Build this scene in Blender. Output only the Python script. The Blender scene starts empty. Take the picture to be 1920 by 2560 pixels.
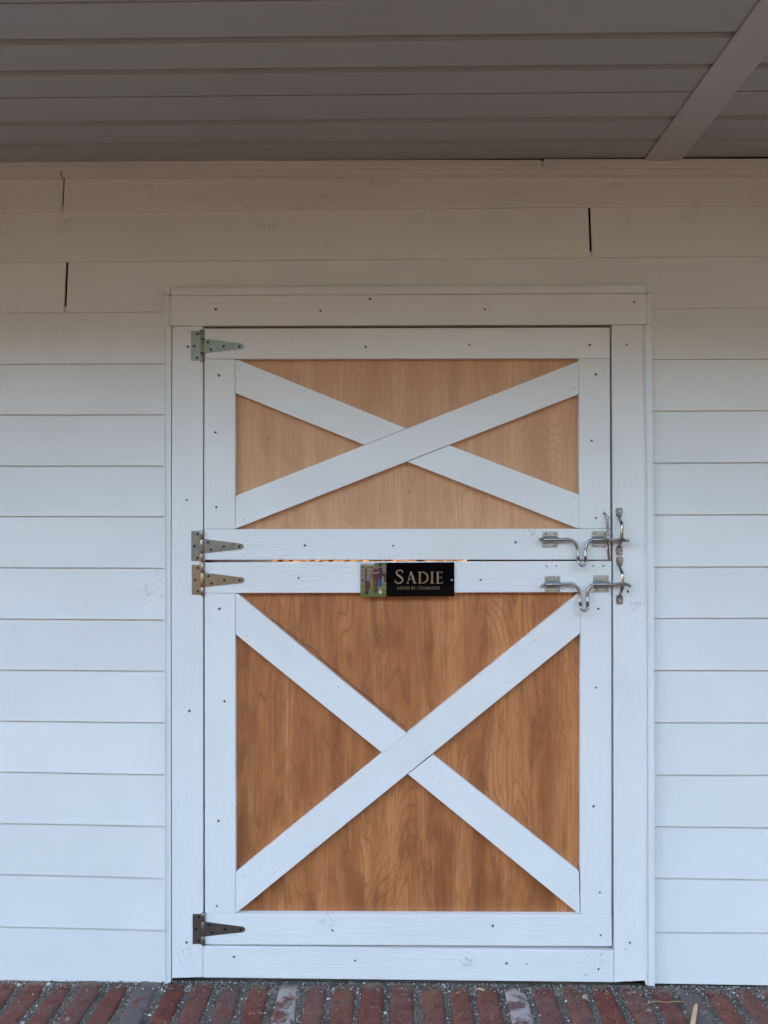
import bpy, bmesh, math, random
from mathutils import Vector, Matrix, noise as mnoise

R = math.radians
random.seed(7)
S = bpy.context.scene
COL = S.collection

# ------------------------------------------------------------------ camera
F = 1900.0                       # focal length in photo pixels (1920 wide)
YAW, PITCH = R(0.95), R(0.40)    # camera turned slightly left, slightly up
CAM = Vector((0.0, -2.141, 1.318))
cd = bpy.data.cameras.new('camera')
cam = bpy.data.objects.new('camera', cd)
COL.objects.link(cam)
cd.sensor_fit = 'HORIZONTAL'
cd.sensor_width = 24.0
cd.lens = 24.0 * F / 1920.0
cd.clip_start = 0.02
cd.clip_end = 2000
FW = Vector((-math.sin(YAW) * math.cos(PITCH), math.cos(YAW) * math.cos(PITCH), math.sin(PITCH)))
RT = Vector((math.cos(YAW), math.sin(YAW), 0))
UP = RT.cross(FW)
M3 = Matrix((RT, UP, -FW)).transposed()
cam.matrix_world = Matrix.Translation(CAM) @ M3.to_4x4()
S.camera = cam

# ------------------------------------------------------------------ light
SUN_EL, SUN_AZ = R(22), R(-75)   # behind the barn, a little to the left
w = bpy.data.worlds.new('World')
S.world = w
w.use_nodes = True
nt = w.node_tree
nt.nodes.clear()
sky = nt.nodes.new('ShaderNodeTexSky')
sky.sky_type = 'NISHITA'
sky.sun_disc = False
sky.sun_elevation = SUN_EL
sky.sun_rotation = SUN_AZ
sky.dust_density = 1.4
sky.air_density = 1.18
sky.ozone_density = 0.1
bg = nt.nodes.new('ShaderNodeBackground')
bg.inputs[1].default_value = 0.15
wo = nt.nodes.new('ShaderNodeOutputWorld')
nt.links.new(sky.outputs[0], bg.inputs[0])
nt.links.new(bg.outputs[0], wo.inputs[0])
sd = bpy.data.lights.new('sun', 'SUN')
sd.energy = 2.0
sd.angle = R(0.5)
sd.color = (1.0, 0.95, 0.87)
sun = bpy.data.objects.new('sun', sd)
COL.objects.link(sun)
sdir = Vector((math.sin(SUN_AZ) * math.cos(SUN_EL), math.cos(SUN_AZ) * math.cos(SUN_EL), math.sin(SUN_EL)))
sun.rotation_euler = (-sdir).to_track_quat('-Z', 'Y').to_euler()
sun.location = (0, 6, 8)
S.view_settings.view_transform = 'Standard'
S.view_settings.look = 'None'
S.view_settings.exposure = 3.4
S.view_settings.gamma = 1.0
S.view_settings.use_curve_mapping = False

# ------------------------------------------------------------------ measuring helpers
def ray(px, py):
    return FW + RT * ((px - 960) / F) + UP * ((1280 - py) / F)
def P(px, py, y=0.0):            # sight line met with an upright plane at depth y
    d = ray(px, py)
    return CAM + d * ((y - CAM.y) / d.y)
def PZ(px, py, z):               # sight line met with a level plane at height z
    d = ray(px, py)
    return CAM + d * ((z - CAM.z) / d.z)
def z1(X, Y): return (380 + X / 3.318, 700 + Y / 3.318)
def z2(X, Y): return (1200 + X / 3.318, 700 + Y / 3.318)
def z3(X, Y): return (380 + X / 3.318, 1200 + Y / 3.318)
def z4(X, Y): return (1200 + X / 3.318, 1200 + Y / 3.318)
def z5(X, Y): return (380 + X / 3.318, 2100 + Y / 3.318)
def z6(X, Y): return (1200 + X / 3.318, 2100 + Y / 3.318)
def dd(X, Y): return (X * 1.1573, Y * 1.1573)
def hw(X, Y, y): return P(1320 + X / 5.53, 1240 + Y / 5.53, y)

# ------------------------------------------------------------------ node helper
class Mat:
    def __init__(s, name):
        s.m = bpy.data.materials.new(name)
        s.m.use_nodes = True
        s.t = s.m.node_tree
        s.t.nodes.clear()
        s.out = s.t.nodes.new('ShaderNodeOutputMaterial')
        s.b = s.t.nodes.new('ShaderNodeBsdfPrincipled')
        s.t.links.new(s.b.outputs[0], s.out.inputs[0])
    def put(s, sock, v):
        if hasattr(v, 'is_output'):
            s.t.links.new(v, sock)
        else:
            sock.default_value = v
    def set(s, **k):
        for a, v in k.items():
            s.put(s.b.inputs[a.replace('_', ' ')], v)
        return s
    def attr(s, name, kind='GEOMETRY', out='Vector'):
        n = s.t.nodes.new('ShaderNodeAttribute')
        n.attribute_name = name
        n.attribute_type = kind
        return n.outputs[out]
    def pos(s):
        return s.t.nodes.new('ShaderNodeNewGeometry').outputs['Position']
    def vmul(s, v, k):
        n = s.t.nodes.new('ShaderNodeVectorMath')
        n.operation = 'MULTIPLY'
        s.put(n.inputs[0], v)
        n.inputs[1].default_value = k
        return n.outputs[0]
    def math(s, op, a, b=0.0, c=0.0, clamp=False):
        n = s.t.nodes.new('ShaderNodeMath')
        n.operation = op
        n.use_clamp = clamp
        s.put(n.inputs[0], a); s.put(n.inputs[1], b); s.put(n.inputs[2], c)
        return n.outputs[0]
    def noise(s, v, scale=1.0, detail=2.0, rough=0.5, dist=0.0):
        n = s.t.nodes.new('ShaderNodeTexNoise')
        s.put(n.inputs['Vector'], v)
        n.inputs['Scale'].default_value = scale
        n.inputs['Detail'].default_value = detail
        n.inputs['Roughness'].default_value = rough
        n.inputs['Distortion'].default_value = dist
        return n.outputs[0]
    def voro(s, v, scale, out='Distance'):
        n = s.t.nodes.new('ShaderNodeTexVoronoi')
        s.put(n.inputs['Vector'], v)
        n.inputs['Scale'].default_value = scale
        return n.outputs[out]
    def ramp(s, f, lo, hi, a=0.0, b=1.0):
        n = s.t.nodes.new('ShaderNodeMapRange')
        n.interpolation_type = 'SMOOTHSTEP'
        s.put(n.inputs[0], f)
        n.inputs[1].default_value = lo; n.inputs[2].default_value = hi
        n.inputs[3].default_value = a; n.inputs[4].default_value = b
        return n.outputs[0]
    def mix(s, f, a, b, mode='MIX'):
        n = s.t.nodes.new('ShaderNodeMix')
        n.data_type = 'RGBA'
        n.blend_type = mode
        s.put(n.inputs[0], f)
        for sock, v in ((n.inputs[6], a), (n.inputs[7], b)):
            s.put(sock, v if hasattr(v, 'is_output') else (v[0], v[1], v[2], 1))
        return n.outputs[2]
    def sep(s, v):
        n = s.t.nodes.new('ShaderNodeSeparateXYZ')
        s.put(n.inputs[0], v)
        return n.outputs
    def bump(s, h, strength=0.5, dist=0.001):
        n = s.t.nodes.new('ShaderNodeBump')
        n.inputs['Strength'].default_value = strength
        n.inputs['Distance'].default_value = dist
        s.put(n.inputs['Height'], h)
        s.t.links.new(n.outputs[0], s.b.inputs['Normal'])
        return s

def specks(m, g, col, base, amount=0.09, k=(1, 1, 1)):
    """tiny dark chips and dust spots, clustered"""
    v = m.voro(m.vmul(g, k), 55.0)
    rnd = m.sep(m.voro(m.vmul(g, k), 55.0, 'Color'))[0]
    clus = m.noise(g, 5.0, 2.0)
    thr = m.math('MULTIPLY', m.ramp(clus, 0.45, 0.75), amount)
    hit = m.math('MULTIPLY', m.math('LESS_THAN', v, thr), m.math('GREATER_THAN', rnd, 0.55))
    return m.mix(m.math('MULTIPLY', hit, 0.7), base, col)

# ------------------------------------------------------------------ materials
def paint(name, emboss, base=(0.80, 0.80, 0.79), stains=False):
    m = Mat(name)
    g = m.attr('grain')
    big = m.noise(g, 3.0, 3.0)
    c = m.mix(m.ramp(big, 0.35, 0.75), base, tuple(x * y for x, y in zip(base, (0.95, 0.945, 0.93))))
    c = specks(m, g, (0.16, 0.13, 0.11), c, 0.085)
    if stains:
        p = m.pos()
        n = m.noise(p, 130.0, 3.0, 0.7)
        blob = m.noise(p, 9.0, 2.0)
        x, y, z = m.sep(p)[0], m.sep(p)[1], m.sep(p)[2]
        cz = m.math('SUBTRACT', 1.0, m.math('MULTIPLY', m.math('ABSOLUTE', m.math('SUBTRACT', z, 1.24)), 6.0), clamp=True)
        cx = m.math('LESS_THAN', x, -0.4)
        f = m.math('MULTIPLY', m.math('MULTIPLY', m.ramp(n, 0.56, 0.68), m.ramp(blob, 0.42, 0.6)), m.math('MULTIPLY', cz, cx))
        c = m.mix(m.math('MULTIPLY', f, 0.6), c, (0.42, 0.33, 0.25))
        # scuffs from boots and hooves low on the door, and grime rubbed in beside the bolts
        for (bx, by, rad, col, amt) in ((1170, 2404, 0.030, (0.30, 0.29, 0.28), 0.7), (815, 2300, 0.035, (0.42, 0.36, 0.28), 0.6), (1330, 1328, 0.030, (0.25, 0.24, 0.23), 0.6),
                                        (1590, 1510, 0.030, (0.35, 0.33, 0.32), 0.5), (1500, 2395, 0.05, (0.45, 0.42, 0.39), 0.5), (470, 2380, 0.06, (0.40, 0.36, 0.32), 0.45),
                                        (780, 2130, 0.03, (0.40, 0.38, 0.36), 0.6), (1060, 1450, 0.10, (0.5, 0.47, 0.44), 0.25)):
            ds = m.t.nodes.new('ShaderNodeVectorMath'); ds.operation = 'DISTANCE'
            m.put(ds.inputs[0], p)
            ds.inputs[1].default_value = P(bx, by, 0)
            bb = m.math('MULTIPLY', m.ramp(ds.outputs['Value'], rad, rad * 0.2), m.ramp(m.noise(p, 85.0, 4.0, 0.7), 0.48, 0.66))
            c = m.mix(m.math('MULTIPLY', bb, amt), c, col)
    # pressed cedar grain: long wavering ridges along the board
    warp = m.noise(m.vmul(g, (9, 9, 1)), 1.0, 2.0)
    a = m.noise(m.vmul(g, (17, 210, 1)), 1.0, 3.0, 0.55, 0.6)
    b = m.noise(m.vmul(g, (60, 600, 1)), 1.0, 2.0, 0.6, 0.4)
    h = m.math('ADD', m.math('MULTIPLY', m.ramp(a, 0.3, 0.7), 0.8), m.math('MULTIPLY', b, 0.3))
    h = m.math('ADD', h, m.math('MULTIPLY', warp, 0.2))
    m.set(Base_Color=c, Roughness=m.ramp(big, 0.3, 0.8, 0.42, 0.58))
    m.bump(h, min(1.0, 0.36 * emboss), 0.0013)
    return m.m

PAINT = paint('embossed_white_paint', 1.0, stains=True)
SMOOTH = paint('smooth_white_paint', 0.28)
TRIM = paint('white_vinyl_trim', 0.06, (0.78, 0.79, 0.79))

def siding_mat():
    m = Mat('white_siding')
    g = m.attr('grain')
    p = m.pos()
    big = m.noise(g, 2.2, 4.0)
    tone = m.attr('tone', 'OBJECT', 'Fac')
    c = m.mix(m.ramp(big, 0.3, 0.75), (0.79, 0.79, 0.775), (0.735, 0.735, 0.72))
    c = m.mix(m.math('MULTIPLY', tone, 0.10), c, (0.45, 0.42, 0.38))
    c = specks(m, g, (0.13, 0.11, 0.09), c, 0.13, (1.0, 1.6, 1))
    # smudges of dirt on the boards under the eaves and one beside the door
    xyz = m.sep(p)
    sm = m.noise(m.vmul(p, (9, 1, 16)), 1.0, 4.0, 0.65)
    fine = m.noise(p, 150.0, 3.0, 0.7)
    high = m.ramp(xyz[2], 2.02, 2.18)
    f = m.math('MULTIPLY', m.math('MULTIPLY', m.ramp(sm, 0.56, 0.72), m.ramp(fine, 0.30, 0.75)), high)
    c = m.mix(m.math('MULTIPLY', f, 0.5), c, (0.28, 0.20, 0.15))
    ds = m.t.nodes.new('ShaderNodeVectorMath'); ds.operation = 'DISTANCE'
    m.put(ds.inputs[0], p)
    q = P(393, 1478, 0.013)
    ds.inputs[1].default_value = q
    bl = m.math('MULTIPLY', m.ramp(ds.outputs['Value'], 0.085, 0.01), m.ramp(m.noise(p, 70.0, 4.0, 0.7), 0.5, 0.68))
    c = m.mix(m.math('MULTIPLY', bl, 0.55), c, (0.38, 0.33, 0.29))
    a = m.noise(m.vmul(g, (9, 330, 1)), 1.0, 3.0, 0.6, 0.4)
    b = m.noise(m.vmul(g, (3, 12, 1)), 1.0, 2.0)
    m.set(Base_Color=c, Roughness=0.5)
    m.bump(m.math('ADD', m.math('MULTIPLY', a, 0.6), m.math('MULTIPLY', b, 1.2)), 0.3, 0.0012)
    return m.m
SIDING = siding_mat()

def soffit_mat(name, base):
    m = Mat(name)
    g = m.attr('grain')
    n = m.noise(g, 2.0, 3.0)
    c = m.mix(m.ramp(n, 0.3, 0.7), base, tuple(x * 0.94 for x in base))
    a = m.noise(m.vmul(g, (14, 260, 1)), 1.0, 3.0)
    m.set(Base_Color=c, Roughness=0.55)
    m.bump(a, 0.12, 0.001)
    return m.m
SOFFIT = soffit_mat('grey_soffit_vinyl', (0.355, 0.375, 0.37))
BATTEN = soffit_mat('pale_soffit_trim', (0.45, 0.455, 0.445))
CORN = soffit_mat('cream_cornice_vinyl', (0.72, 0.71, 0.68))

def ply(name, light, mid, dark, rings, blotch):
    m = Mat(name)
    g = m.attr('grain')                    # x = up the grain, y = across
    u = m.vmul(g, (1.0, 4.2, 1))
    n1 = m.noise(u, 1.15, 2.5, 0.45, 0.3)
    saw = m.math('FRACT', m.math('MULTIPLY', n1, 34.0))
    line = m.math('POWER', m.math('ABSOLUTE', m.math('SUBTRACT', m.math('MULTIPLY', saw, 2.0), 1.0)), 6.0)
    line = m.math('MULTIPLY', line, m.ramp(m.noise(u, 2.3, 2.0), 0.42, 0.60, 0.05, 1.0))
    pore = m.math('LESS_THAN', m.noise(m.vmul(g, (22, 420, 1)), 1.0, 2.0), 0.36)
    band = m.noise(m.vmul(g, (0.9, 15, 1)), 1.0, 3.0, 0.55, 0.3)
    fib = m.noise(m.vmul(g, (5, 190, 1)), 1.0, 4.0, 0.65, 0.5)
    bl = m.noise(m.vmul(g, (2.6, 13, 1)), 1.0, 6.0, 0.66, 0.5)
    if blotch > 0.6:                       # rain splash has stained the foot of the lower panel
        zz = m.sep(m.pos())[2]
        bl = m.math('ADD', bl, m.ramp(m.math('ADD', zz, m.math('MULTIPLY', m.noise(m.vmul(g, (3, 6, 1)), 1.0, 3.0), 0.5)), 1.0, 0.35, 0.0, 0.10))
    c = m.mix(m.ramp(band, 0.30, 0.66), light, mid)
    c = m.mix(m.math('MULTIPLY', m.ramp(bl, 0.48, 0.72), blotch), c, dark)
    streak = m.noise(m.vmul(g, (1.6, 27, 1)), 1.0, 4.0, 0.6, 0.8)
    c = m.mix(m.math('MULTIPLY', m.ramp(streak, 0.56, 0.72), blotch * 0.5), c, dark)
    c = m.mix(m.math('MULTIPLY', m.ramp(streak, 0.44, 0.30), blotch * 0.30), c, tuple(min(1, x * 1.2) for x in light))
    mott = m.noise(m.vmul(g, (14, 32, 1)), 1.0, 6.0, 0.7, 0.3)
    c = m.mix(m.math('MULTIPLY', m.ramp(mott, 0.46, 0.68), blotch * 0.55), c, tuple(0.5 * a + 0.5 * b for a, b in zip(mid, dark)))
    c = m.mix(m.math('MULTIPLY', line, rings), c, dark)
    c = m.mix(m.ramp(fib, 0.40, 0.66, 0.0, 0.6), c, tuple(0.55 * a + 0.45 * b for a, b in zip(mid, dark)))
    c = m.mix(m.math('MULTIPLY', pore, 0.30 * blotch), c, dark)
    knot = m.math('MULTIPLY', m.math('LESS_THAN', m.voro(m.vmul(g, (0.6, 1.6, 1)), 14.0), 0.035), 0.8)
    c = m.mix(knot, c, (0.05, 0.025, 0.012))
    m.set(Base_Color=c, Roughness=m.ramp(band, 0.3, 0.7, 0.42, 0.55))
    m.bump(fib, 0.12, 0.0006)
    return m.m
PLY_TOP = ply('pale_plywood', (0.69, 0.385, 0.21), (0.60, 0.32, 0.166), (0.42, 0.205, 0.095), 0.5, 0.40)
PLY_LOW = ply('stained_plywood', (0.63, 0.262, 0.095), (0.445, 0.156, 0.050), (0.205, 0.060, 0.017), 0.66, 0.88)

def metal(name, col, rough, col2=None, amt=0.5):
    m = Mat(name)
    o = m.t.nodes.new('ShaderNodeTexCoord').outputs['Object']
    n = m.noise(o, 60.0, 4.0, 0.6)
    col2 = col2 or tuple(x * 0.8 for x in col)
    c = m.mix(m.math('MULTIPLY', m.ramp(n, 0.38, 0.66), amt), col, col2)
    m.set(Base_Color=c, Metallic=1.0, Roughness=m.ramp(n, 0.3, 0.7, rough, rough + 0.12))
    return m.m
ZINC = metal('zinc_rod', (0.36, 0.36, 0.355), 0.22)
ZINCP = metal('zinc_bracket', (0.53, 0.53, 0.53), 0.28, (0.45, 0.41, 0.38))
SCREWM = metal('bright_zinc_screw', (0.60, 0.66, 0.68), 0.22)
KEEP = metal('violet_zinc', (0.31, 0.275, 0.34), 0.27, (0.31, 0.29, 0.28))
HINGE = [metal('olive_zinc_hinge', (0.285, 0.285, 0.245), 0.34, (0.25, 0.235, 0.17)),
         metal('mottled_zinc_hinge', (0.33, 0.31, 0.285), 0.34, (0.24, 0.235, 0.23), 0.8),
         metal('golden_zinc_hinge', (0.38, 0.315, 0.225), 0.34, (0.33, 0.25, 0.185)),
         metal('dark_zinc_hinge', (0.30, 0.29, 0.27), 0.36, (0.23, 0.205, 0.18))]
DARKSCREW = metal('dark_screw', (0.07, 0.085, 0.095), 0.35)
BRASSY = metal('nickel_snap', (0.33, 0.28, 0.25), 0.24)

def plain(name, col, rough=0.6, spec=0.5, metallic=0.0):
    m = Mat(name)
    o = m.t.nodes.new('ShaderNodeTexCoord').outputs['Object']
    n = m.noise(o, 30.0, 3.0)
    m.set(Base_Color=m.mix(m.ramp(n, 0.3, 0.7), col, tuple(x * 0.82 for x in col)), Roughness=rough, Metallic=metallic)
    m.b.inputs['Specular IOR Level'].default_value = spec
    return m.m
RECESS = plain('black_recess', (0.012, 0.012, 0.013), 0.7, 0.2)
NAIL = plain('dull_nail_head', (0.10, 0.10, 0.10), 0.6)
FELT = plain('black_sheathing_paper', (0.016, 0.013, 0.011), 0.95, 0.1)
RAW = plain('raw_brown_timber', (0.20, 0.115, 0.07), 0.8, 0.3)
DOWN = plain('grimy_brown_plank', (0.18, 0.105, 0.08), 0.8, 0.3)
THREAD = plain('dark_thread', (0.07, 0.035, 0.02), 0.8, 0.2)
ROOF = plain('brown_roof_sheet', (0.16, 0.14, 0.13), 0.7)
GLOSSB = plain('gloss_black', (0.0025, 0.0025, 0.003), 0.06, 0.10)
GOLD = plain('tan_print', (0.30, 0.19, 0.118), 0.45, 0.3)
CHIP = plain('fresh_wood', (0.62, 0.40, 0.25), 0.7, 0.3)
STRAW = plain('yellow_straw', (0.45, 0.33, 0.11), 0.7, 0.3)
PEB = plain('tan_stone', (0.36, 0.27, 0.18), 0.75, 0.3)
PR = {k: plain('print_' + k, c, 0.25, 0.3) for k, c in {
    'sand': (0.26, 0.22, 0.155), 'grass': (0.13, 0.165, 0.05), 'lawn': (0.20, 0.21, 0.07), 'horse': (0.11, 0.05, 0.034),
    'mane': (0.235, 0.155, 0.12), 'dark': (0.045, 0.03, 0.028), 'shirt': (0.06, 0.03, 0.07), 'jeans': (0.025, 0.085, 0.26),
    'skin': (0.42, 0.235, 0.17), 'white': (0.62, 0.60, 0.58), 'rail': (0.11, 0.06, 0.05), 'navy': (0.035, 0.045, 0.09)}.items()}

def brick_mat():
    m = Mat('worn_red_brick')
    p = m.t.nodes.new('ShaderNodeTexCoord').outputs['Object']
    wp = m.pos()
    oi = m.attr('hue', 'OBJECT', 'Fac')
    pale = m.attr('pale', 'OBJECT', 'Fac')
    grey = m.attr('grey', 'OBJECT', 'Fac')
    seed = m.t.nodes.new('ShaderNodeVectorMath')
    seed.operation = 'ADD'
    m.put(seed.inputs[0], p)
    cmb = m.t.nodes.new('ShaderNodeCombineXYZ')
    m.put(cmb.inputs[0], m.math('MULTIPLY', oi, 37.0)); m.put(cmb.inputs[2], m.math('MULTIPLY', oi, 11.0))
    m.put(seed.inputs[1], cmb.outputs[0])
    q = seed.outputs[0]
    c = m.mix(oi, (0.140, 0.026, 0.017), (0.158, 0.050, 0.031))
    mot = m.noise(q, 45.0, 5.0, 0.65)
    c = m.mix(m.ramp(mot, 0.40, 0.72), c, (0.062, 0.020, 0.016))
    c = m.mix(m.math('MULTIPLY', m.ramp(m.noise(q, 20.0, 3.0), 0.5, 0.7), 0.5), c, (0.20, 0.075, 0.045))
    c = m.mix(m.math('MULTIPLY', grey, m.ramp(m.noise(q, 22.0, 3.0), 0.3, 0.55)), c, (0.105, 0.09, 0.092))
    lime = m.noise(q, 24.0, 6.0, 0.68, 0.4)
    th = m.math('SUBTRACT', 0.72, m.math('MULTIPLY', pale, 0.28))
    f = m.math('MULTIPLY', m.math('SUBTRACT', lime, th), 9.0, clamp=True)
    c = m.mix(m.math('MULTIPLY', f, 0.7), c, (0.42, 0.39, 0.39))
    c = m.mix(m.math('MULTIPLY', m.ramp(m.noise(q, 230.0, 4.0, 0.75), 0.50, 0.72), 0.45), c, (0.26, 0.19, 0.16))
    c = m.mix(m.math('MULTIPLY', m.ramp(m.noise(q, 70.0, 5.0, 0.7), 0.55, 0.75), 0.6), c, (0.045, 0.022, 0.02))
    spot = m.math('LESS_THAN', m.voro(q, 110.0), 0.16)
    c = m.mix(m.math('MULTIPLY', m.math('MULTIPLY', spot, m.ramp(m.noise(q, 28.0), 0.5, 0.66)), 0.7), c, (0.42, 0.37, 0.34))
    # loose grit swept against the wall
    y = m.sep(wp)[1]
    d = m.math('ADD', m.ramp(y, -0.05, 0.035), m.math('MULTIPLY', m.math('SUBTRACT', m.noise(wp, 30.0, 5.0, 0.7), 0.5), 2.2))
    c = m.mix(m.ramp(d, 0.35, 0.95, 0.0, 0.8), c, m.mix(m.noise(wp, 420.0, 2.0), (0.13, 0.10, 0.078), (0.26, 0.215, 0.18)))
    m.set(Base_Color=c, Roughness=0.72)
    m.b.inputs['Specular IOR Level'].default_value = 0.25
    m.bump(m.math('ADD', m.noise(q, 160.0, 5.0, 0.7), m.math('MULTIPLY', m.noise(q, 40.0, 3.0), 1.0)), 0.55, 0.003)
    return m.m
BRICK = brick_mat()

def grit_mat(name, a, b, k=1.0):
    m = Mat(name)
    p = m.pos()
    v = m.sep(m.voro(p, 320.0 * k, 'Color'))[0]
    n = m.noise(p, 14.0, 4.0)
    c = m.mix(m.math('POWER', v, 1.6), a, b)
    c = m.mix(m.ramp(n, 0.4, 0.7, 0.0, 0.5), c, tuple(x * 0.55 for x in a))
    m.set(Base_Color=c, Roughness=0.9)
    m.bump(m.math('ADD', m.voro(p, 320.0 * k), m.noise(p, 90.0, 4.0)), 0.8, 0.004)
    return m.m
GRIT = grit_mat('grey_brown_grit', (0.066, 0.052, 0.042), (0.21, 0.178, 0.15))

def stone_mat():
    m = Mat('mixed_gravel')
    s = m.attr('shade', 'GEOMETRY', 'Fac')
    a = m.mix(m.ramp(s, 0.0, 0.6), (0.085, 0.070, 0.058), (0.28, 0.25, 0.22))
    a = m.mix(m.ramp(s, 0.62, 0.92), a, (0.64, 0.61, 0.57))
    m.set(Base_Color=a, Roughness=0.85)
    return m.m
STONE = stone_mat()

def ground_mat():
    m = Mat('dry_yard_ground')
    p = m.pos()
    n = m.noise(p, 0.35, 5.0, 0.6)
    f = m.noise(p, 9.0, 5.0, 0.7)
    c = m.mix(m.ramp(n, 0.35, 0.65), (0.085, 0.052, 0.033), (0.062, 0.050, 0.026))
    c = m.mix(m.ramp(f, 0.35, 0.7), c, (0.13, 0.085, 0.055))
    m.set(Base_Color=c, Roughness=1.0)
    m.b.inputs['Specular IOR Level'].default_value = 0.0
    m.bump(f, 0.5, 0.03)
    return m.m
GROUND = ground_mat()

# ------------------------------------------------------------------ object helpers
ORG = {}
def thing(name, loc, label, cat, group=None):
    o = bpy.data.objects.new(name, None)
    o.empty_display_size = 0.05
    COL.objects.link(o)
    o.location = loc
    ORG[o] = Vector(loc)
    o['label'] = label
    o['category'] = cat
    o['kind'] = 'thing'
    if group: o['group'] = group
    return o
def node(name, loc, parent, label=None):          # an assembled part: an Empty under its thing
    o = bpy.data.objects.new(name, None)
    o.empty_display_size = 0.02
    COL.objects.link(o)
    o.parent = parent
    o.location = Vector(loc) - ORG[parent]
    ORG[o] = Vector(loc)
    if label: o['label'] = label
    return o
def link(name, me, parent=None, loc=(0, 0, 0), label=None, rot=None):
    o = bpy.data.objects.new(name, me)
    COL.objects.link(o)
    loc = Vector(loc)
    if parent is not None:
        o.parent = parent
        o.location = loc - ORG[parent]
    else:
        o.location = loc
    if rot: o.rotation_euler = rot
    ORG[o] = loc
    if label: o['label'] = label
    return o
def finish(name, bm, mats, parent=None, smooth=False, grain=None, label=None):
    """world-space bmesh -> one object with its origin in the middle of it"""
    bmesh.ops.recalc_face_normals(bm, faces=bm.faces[:])
    lo = Vector([min(v.co[i] for v in bm.verts) for i in range(3)])
    hi = Vector([max(v.co[i] for v in bm.verts) for i in range(3)])
    c = (lo + hi) / 2
    me = bpy.data.meshes.new(name)
    if grain is not None:
        d = Vector(grain).normalized()
        a = Vector((0, 1, 0)) if abs(d.y) < 0.5 else Vector((0, 0, 1))
        s = d.cross(a)
        if abs(d.y) < 0.5 and grain is not None and len(grain) == 3 and getattr(finish, 'flat', False):
            s, a = Vector((0, 1, 0)), Vector((0, 0, 1))
        off = Vector((random.random() * 40, random.random() * 40, random.random() * 9))
        vals = []
        for v in bm.verts:
            vals.extend((v.co.dot(d) + off.x, v.co.dot(s) + off.y, v.co.dot(a) + off.z))
    for v in bm.verts: v.co -= c
    bm.to_mesh(me)
    bm.free()
    if grain is not None:
        at = me.attributes.new('grain', 'FLOAT_VECTOR', 'POINT')
        at.data.foreach_set('vector', vals)
    for mm in (mats if isinstance(mats, (list, tuple)) else [mats]): me.materials.append(mm)
    if smooth:
        for p in me.polygons: p.use_smooth = True
    return link(name, me, parent, c, label)

def prism_bm(pts, yf, th, bev=0.0012, seg=2, bm=None):
    """closed outline (world x,z pairs) pushed back from yf by th; front arrises eased"""
    nb = bmesh.new()
    fr = [nb.verts.new((x, yf, z)) for x, z in pts]
    bk = [nb.verts.new((x, yf + th, z)) for x, z in pts]
    nb.faces.new(fr)
    nb.faces.new(bk[::-1])
    n = len(pts)
    for i in range(n):
        nb.faces.new((fr[i], bk[i], bk[(i + 1) % n], fr[(i + 1) % n]))
    if bev > 0:
        fs = set(fr)
        es = [e for e in nb.edges if e.verts[0] in fs or e.verts[1] in fs]
        bmesh.ops.bevel(nb, geom=es, offset=bev, segments=seg, affect='EDGES', clamp_overlap=True)
    if bm is None: return nb
    me = bpy.data.meshes.new('tmp')
    nb.to_mesh(me); nb.free()
    bm.from_mesh(me)
    bpy.data.meshes.remove(me)
    return bm
def board(name, px, yf, th, mat, parent, grain, bev=0.0012, label=None):
    """a board whose face corners were measured in the photograph, standing at depth yf"""
    pts = []
    for a in px:
        p = P(a[0], a[1], yf)
        pts.append((p.x, p.z))
    return finish(name, prism_bm(pts, yf, th, bev), mat, parent, grain=grain, label=label)

def spline(pts, n=6):
    out = []
    for i in range(len(pts) - 1):
        p0 = pts[max(i - 1, 0)]; p1 = pts[i]; p2 = pts[i + 1]; p3 = pts[min(i + 2, len(pts) - 1)]
        for k in range(n):
            t = k / n
            out.append(0.5 * ((2 * p1) + (p2 - p0) * t + (2 * p0 - 5 * p1 + 4 * p2 - p3) * t * t + (3 * p1 - p0 - 3 * p2 + p3) * t ** 3))
    out.append(pts[-1].copy())
    return out
def tube(path, r, seg=12, bm=None, closed=False, flat=None, hint=Vector((0, 1, 0))):
    """round bar along a path; r number or list; flat = list of (across, depth) radii"""
    bm = bm or bmesh.new()
    n = len(path)
    rings = []
    for i, p in enumerate(path):
        if closed: t = path[(i + 1) % n] - path[i - 1]
        else: t = path[min(i + 1, n - 1)] - path[max(i - 1, 0)]
        t = t.normalized()
        if i == 0:
            h = hint
            if abs(t.dot(h)) > 0.9: h = Vector((0, 0, 1)) if abs(t.z) < 0.9 else Vector((1, 0, 0))
            nrm = (h - t * h.dot(t)).normalized()
        else:
            nrm = (nrm - t * nrm.dot(t)).normalized()
        b = t.cross(nrm)
        rr = r[i] if isinstance(r, (list, tuple)) else r
        ra, rb = (flat[i] if flat else (rr, rr))
        rings.append([bm.verts.new(p + b * (math.cos(2 * math.pi * k / seg) * ra) + nrm * (math.sin(2 * math.pi * k / seg) * rb)) for k in range(seg)])
    m = n if closed else n - 1
    for i in range(m):
        A, B = rings[i], rings[(i + 1) % n]
        for k in range(seg):
            bm.faces.new((A[k], A[(k + 1) % seg], B[(k + 1) % seg], B[k]))
    if not closed:
        bm.faces.new(rings[0][::-1])
        bm.faces.new(rings[-1])
    return bm
def box(bm, x0, x1, y0, y1, z0, z1):
    v = [bm.verts.new(c) for c in ((x0, y0, z0), (x1, y0, z0), (x1, y1, z0), (x0, y1, z0), (x0, y0, z1), (x1, y0, z1), (x1, y1, z1), (x0, y1, z1))]
    for f in ((0, 1, 5, 4), (1, 2, 6, 5), (2, 3, 7, 6), (3, 0, 4, 7), (4, 5, 6, 7), (3, 2, 1, 0)):
        bm.faces.new([v[i] for i in f])
    return bm

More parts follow.
